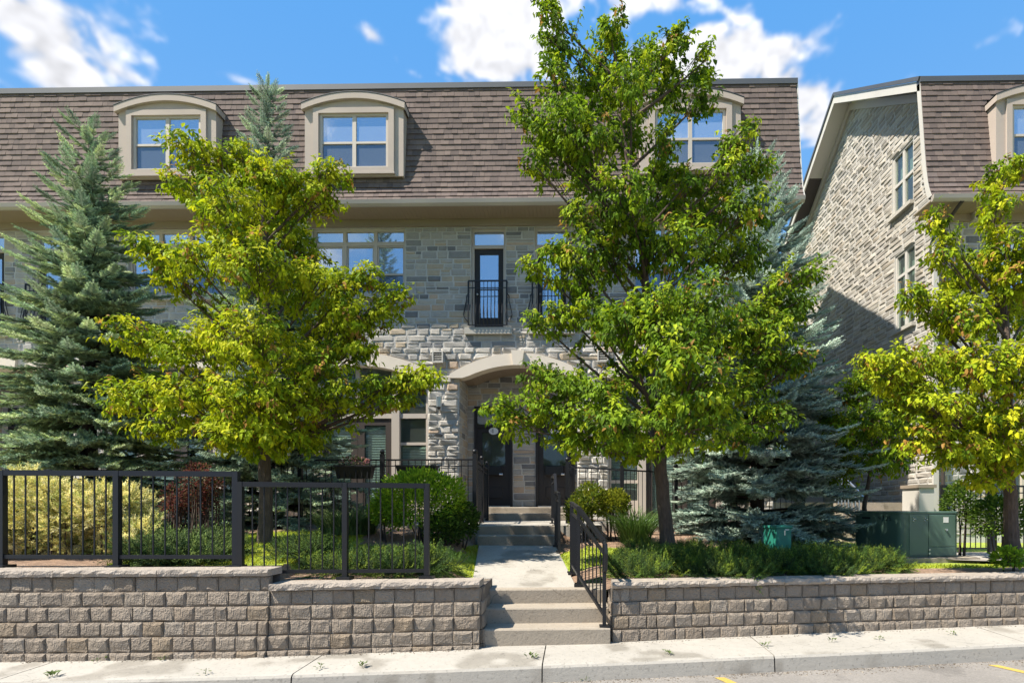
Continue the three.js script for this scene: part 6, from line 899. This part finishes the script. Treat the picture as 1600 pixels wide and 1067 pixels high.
strapClump('daylily', 'clump of pale green strap leaves behind the lower fence', 545, 800, 9.4, 0.42, 0.62, 900, 71, [[0.14, 0.2, 0.06], [0.1, 0.17, 0.05], [0.2, 0.25, 0.1]]);
strapClump('ornamental_grass', 'upright green grass clump left of the blue spruce', 992, 815, 9.7, 0.24, 0.85, 520, 72, [[0.08, 0.16, 0.03], [0.12, 0.2, 0.05]]);
// lawn blades
{
  const r = rng(90), ms = [], cs = [];
  for (let i = 0; i < 90000 && ms.length < 26000; i++) { const x = lerp(-5.5, 8.5, r()), d = 0.2 + r() * 4.3, z = wallZ(x) - d, [l, rr] = pathAt(z); if (isMulch(x, z) || (z > -10.2 && x > l - 0.02 && x < rr + 0.05) || (z > -7.3 && x > l - 0.1 && x < 0.4) || (x > 4.6 && x < 6.6 && z < -9 && z > -10.9) || (x > 4.5 && z < -8.95) || (x > 4.9 && x < 6.7 && z < -8.8)) continue; const s = 0.035 + r() * 0.04; ms.push(new THREE.Matrix4().makeRotationY(r() * 6.283).multiply(new THREE.Matrix4().makeRotationX(0.1 + r() * 0.5)).scale(V3(0.8, s, s)).setPosition(V3(x, groundY(x, z) - 0.004, z))); const g = 0.75 + r() * 0.5, y = fbm(x * 2, z * 2, 2, 0, 5); cs.push([(0.24 + 0.18 * y) * g, (0.34 + 0.08 * y) * g, 0.03 * g]); }
  tag(copies('grass', BLADE, M.grass, ms, cs), 'short green lawn grass beside the path', 'grass', null, 'stuff');
}
// weeds in the pavement joints
[[150, 1028, 5.72], [165, 1022, 5.78], [255, 1022, 5.78], [80, 1058, 5.25], [320, 1050, 5.3], [500, 1042, 5.45], [565, 1040, 5.5], [830, 1028, 5.75], [915, 1050, 5.52], [1045, 1022, 5.85], [1195, 1013, 6.15], [1300, 1012, 6.3], [1375, 1010, 6.4], [1490, 996, 6.6], [1185, 990, 6.72], [1160, 994, 6.7]].forEach(([px, py, Z], i) => {
  const r = rng(500 + i), c = at(px, py, Z), w = wallZ(c.x); c.y = c.z < w + 0.06 ? paveY(c.x) + 0.012 : c.z > w + kerbD(c.x) ? roadY(c.x, c.z) : paveY(c.x) + 0.005;
  const t = thing('weed', ['small weed in the pavement at the foot of the left wall, first from the left', 'small weed at the foot of the left wall, second from the left', 'small weed at the foot of the left wall below its middle', 'weed at the pavement joint near the left edge', 'sprawling weed on the left part of the pavement', 'weed in the pavement joint below the lower fence', 'tiny weed just right of the joint below the lower fence', 'weed on the pavement in front of the steps', 'weed growing from the kerb face below the steps', 'dark weed on the pavement right of the steps', 'weed on the kerb edge left of the kerb joint on the right', 'weed on the kerb edge right of the kerb joint on the right', 'tallest weed on the right kerb edge', 'weed on the pavement near the right edge', 'weed climbing at the foot of the right wall, right one', 'weed climbing at the foot of the right wall, left one'][i], 'weed', c.toArray(), 'weeds in the pavement'), ms = [], cs = [];
  for (let k = 0; k < 6 + (i * 7) % 11; k++) { const a = r() * 6.283, e = 0.2 + r() * (0.6 + (i % 4) * 0.5); ms.push(orient(V3(Math.cos(a) * 0.05 * r(), 0.005 + r() * 0.03, Math.sin(a) * 0.05 * r()), V3(Math.cos(a), e, Math.sin(a)), Y, (0.35 + r() * 0.5) * (0.7 + ((i * 5) % 4) * 0.15))); const g = 0.6 + r() * 0.7; cs.push([0.11 * g, 0.17 * g, 0.03 * g]); }
  const b = new MB(), v = V3(); ms.forEach((m) => b.add(SMALL_LEAF, m)); const lm = i ? null : (M.weed = phys(0.11, 0.16, 0.03, { roughness: 0.95, transmission: 0.3, thickness: 0, side: THREE.DoubleSide })); part('leaves', b, M.weed, t); part('stem', new MB().bar(V3(0, -0.01, 0), V3(0.01, 0.05, 0), 0.004), M.weed, t);
});

// trees across the parking lot, which the ground-floor glass mirrors
{
  const r = rng(700), ms = [], cs = [], clump = (() => { const b = new MB(), q = rng(3); for (let i = 0; i < 26; i++) b.add(LEAF, orient(jit(q, 0.32), jit(q, 1), jit(q, 1), 2.6)); const g = b.geo(); g.setAttribute('color', new THREE.BufferAttribute(new Float32Array(g.attributes.position.count * 3).fill(1), 3)); return g; })();
  for (let i = 0; i < 11; i++) { const cx = -22 + i * 4.3 + r(), cz = 21 + r() * 4, h = 3.2 + r() * 2.6; for (let k = 0; k < 900; k++) { const d = jit(r, 1).normalize().multiplyScalar(Math.pow(r(), 0.4)); ms.push(new THREE.Matrix4().makeRotationY(r() * 6).setPosition(cx + d.x * 2.6, 0.2 + h * 0.52 + d.y * h * 0.55, cz + d.z * 2.2)); const g = 0.6 + r() * 0.6; cs.push([0.07 * g, 0.12 * g, 0.02 * g]); } }
  tag(copies('foliage', clump, M.leaf, ms, cs), 'line of trees on the far side of the road, mirrored in the glass', 'trees', null, 'stuff');
}

// hedge closing the gap behind the two blocks
{
  const r = rng(710), t = thing('tall_hedge', 'tall dark hedge far back in the gap between the blocks', 'hedge', [7, 0.8, -27.5]), ms = [], cs = [];
  for (let k = 0; k < 5200; k++) { ms.push(orient(V3((r() - 0.5) * 9, Math.pow(r(), 0.8) * 6.2, (r() - 0.5) * 1.2), jit(r, 1), V3(0, 0.5, 1).add(jit(r, 0.7)), 3.2)); const g = 0.6 + r() * 0.6; cs.push([0.07 * g, 0.12 * g, 0.02 * g]); }
  scatter('foliage', LEAF, M.leaf, ms, cs, t); const b = new MB(); for (let i = 0; i < 7; i++) b.tube([V3(-4 + i * 1.3, -0.1, 0), V3(-4 + i * 1.3, 5, 0.1)], 0.07, 6); part('stems', b, M.darkBark, t);
}

// grit and dry leaf bits that gather at the foot of the kerb
{
  const r = rng(720), b = new MB(), chip = rockUnit(5, 2, 2, 0.2), ms = [], cs = [];
  for (let i = 0; i < 2600; i++) { const x = lerp(-5, 7, r()), d = Math.pow(r(), 2.5) * (0.1 + 0.5 * Math.pow(fbm(x * 1.7, 3, 3), 3)) + 0.026, z = wallZ(x) + kerbD(x) + d, s = 0.005 + 0.011 * r() * r(); ms.push(new THREE.Matrix4().makeRotationFromEuler(new THREE.Euler(-1.57, 0, r() * 6)).scale(V3(s * (1 + r()), s, s * 0.4)).setPosition(x, roadY(x, z) + 0.002, z)); const g = 0.5 + r(); cs.push(r() < 0.6 ? [0.10 * g, 0.075 * g, 0.05 * g] : [0.26 * g, 0.22 * g, 0.17 * g]); }
  for (let i = 0; i < 500; i++) { const x = lerp(-5.5, 7, r()); if (x > -1 && x < 0.42) continue; const z = wallZ(x) + 0.05 + 0.06 * r() * r() + 0.03, s = 0.006 + 0.01 * r() * r(); ms.push(new THREE.Matrix4().makeRotationFromEuler(new THREE.Euler(-1.57, 0, r() * 6)).scale(V3(s * 1.5, s, s * 0.4)).setPosition(x, paveY(x) + 0.013, z)); cs.push([0.12, 0.09, 0.06]); }
  M.grit = mat(1, 1, 1, { roughness: 1 }); tag(copies('debris', chip, M.grit, ms, cs), 'brown grit and dry bits lying along the kerb foot', 'debris', null, 'stuff');
}

renderer.render(scene, camera);
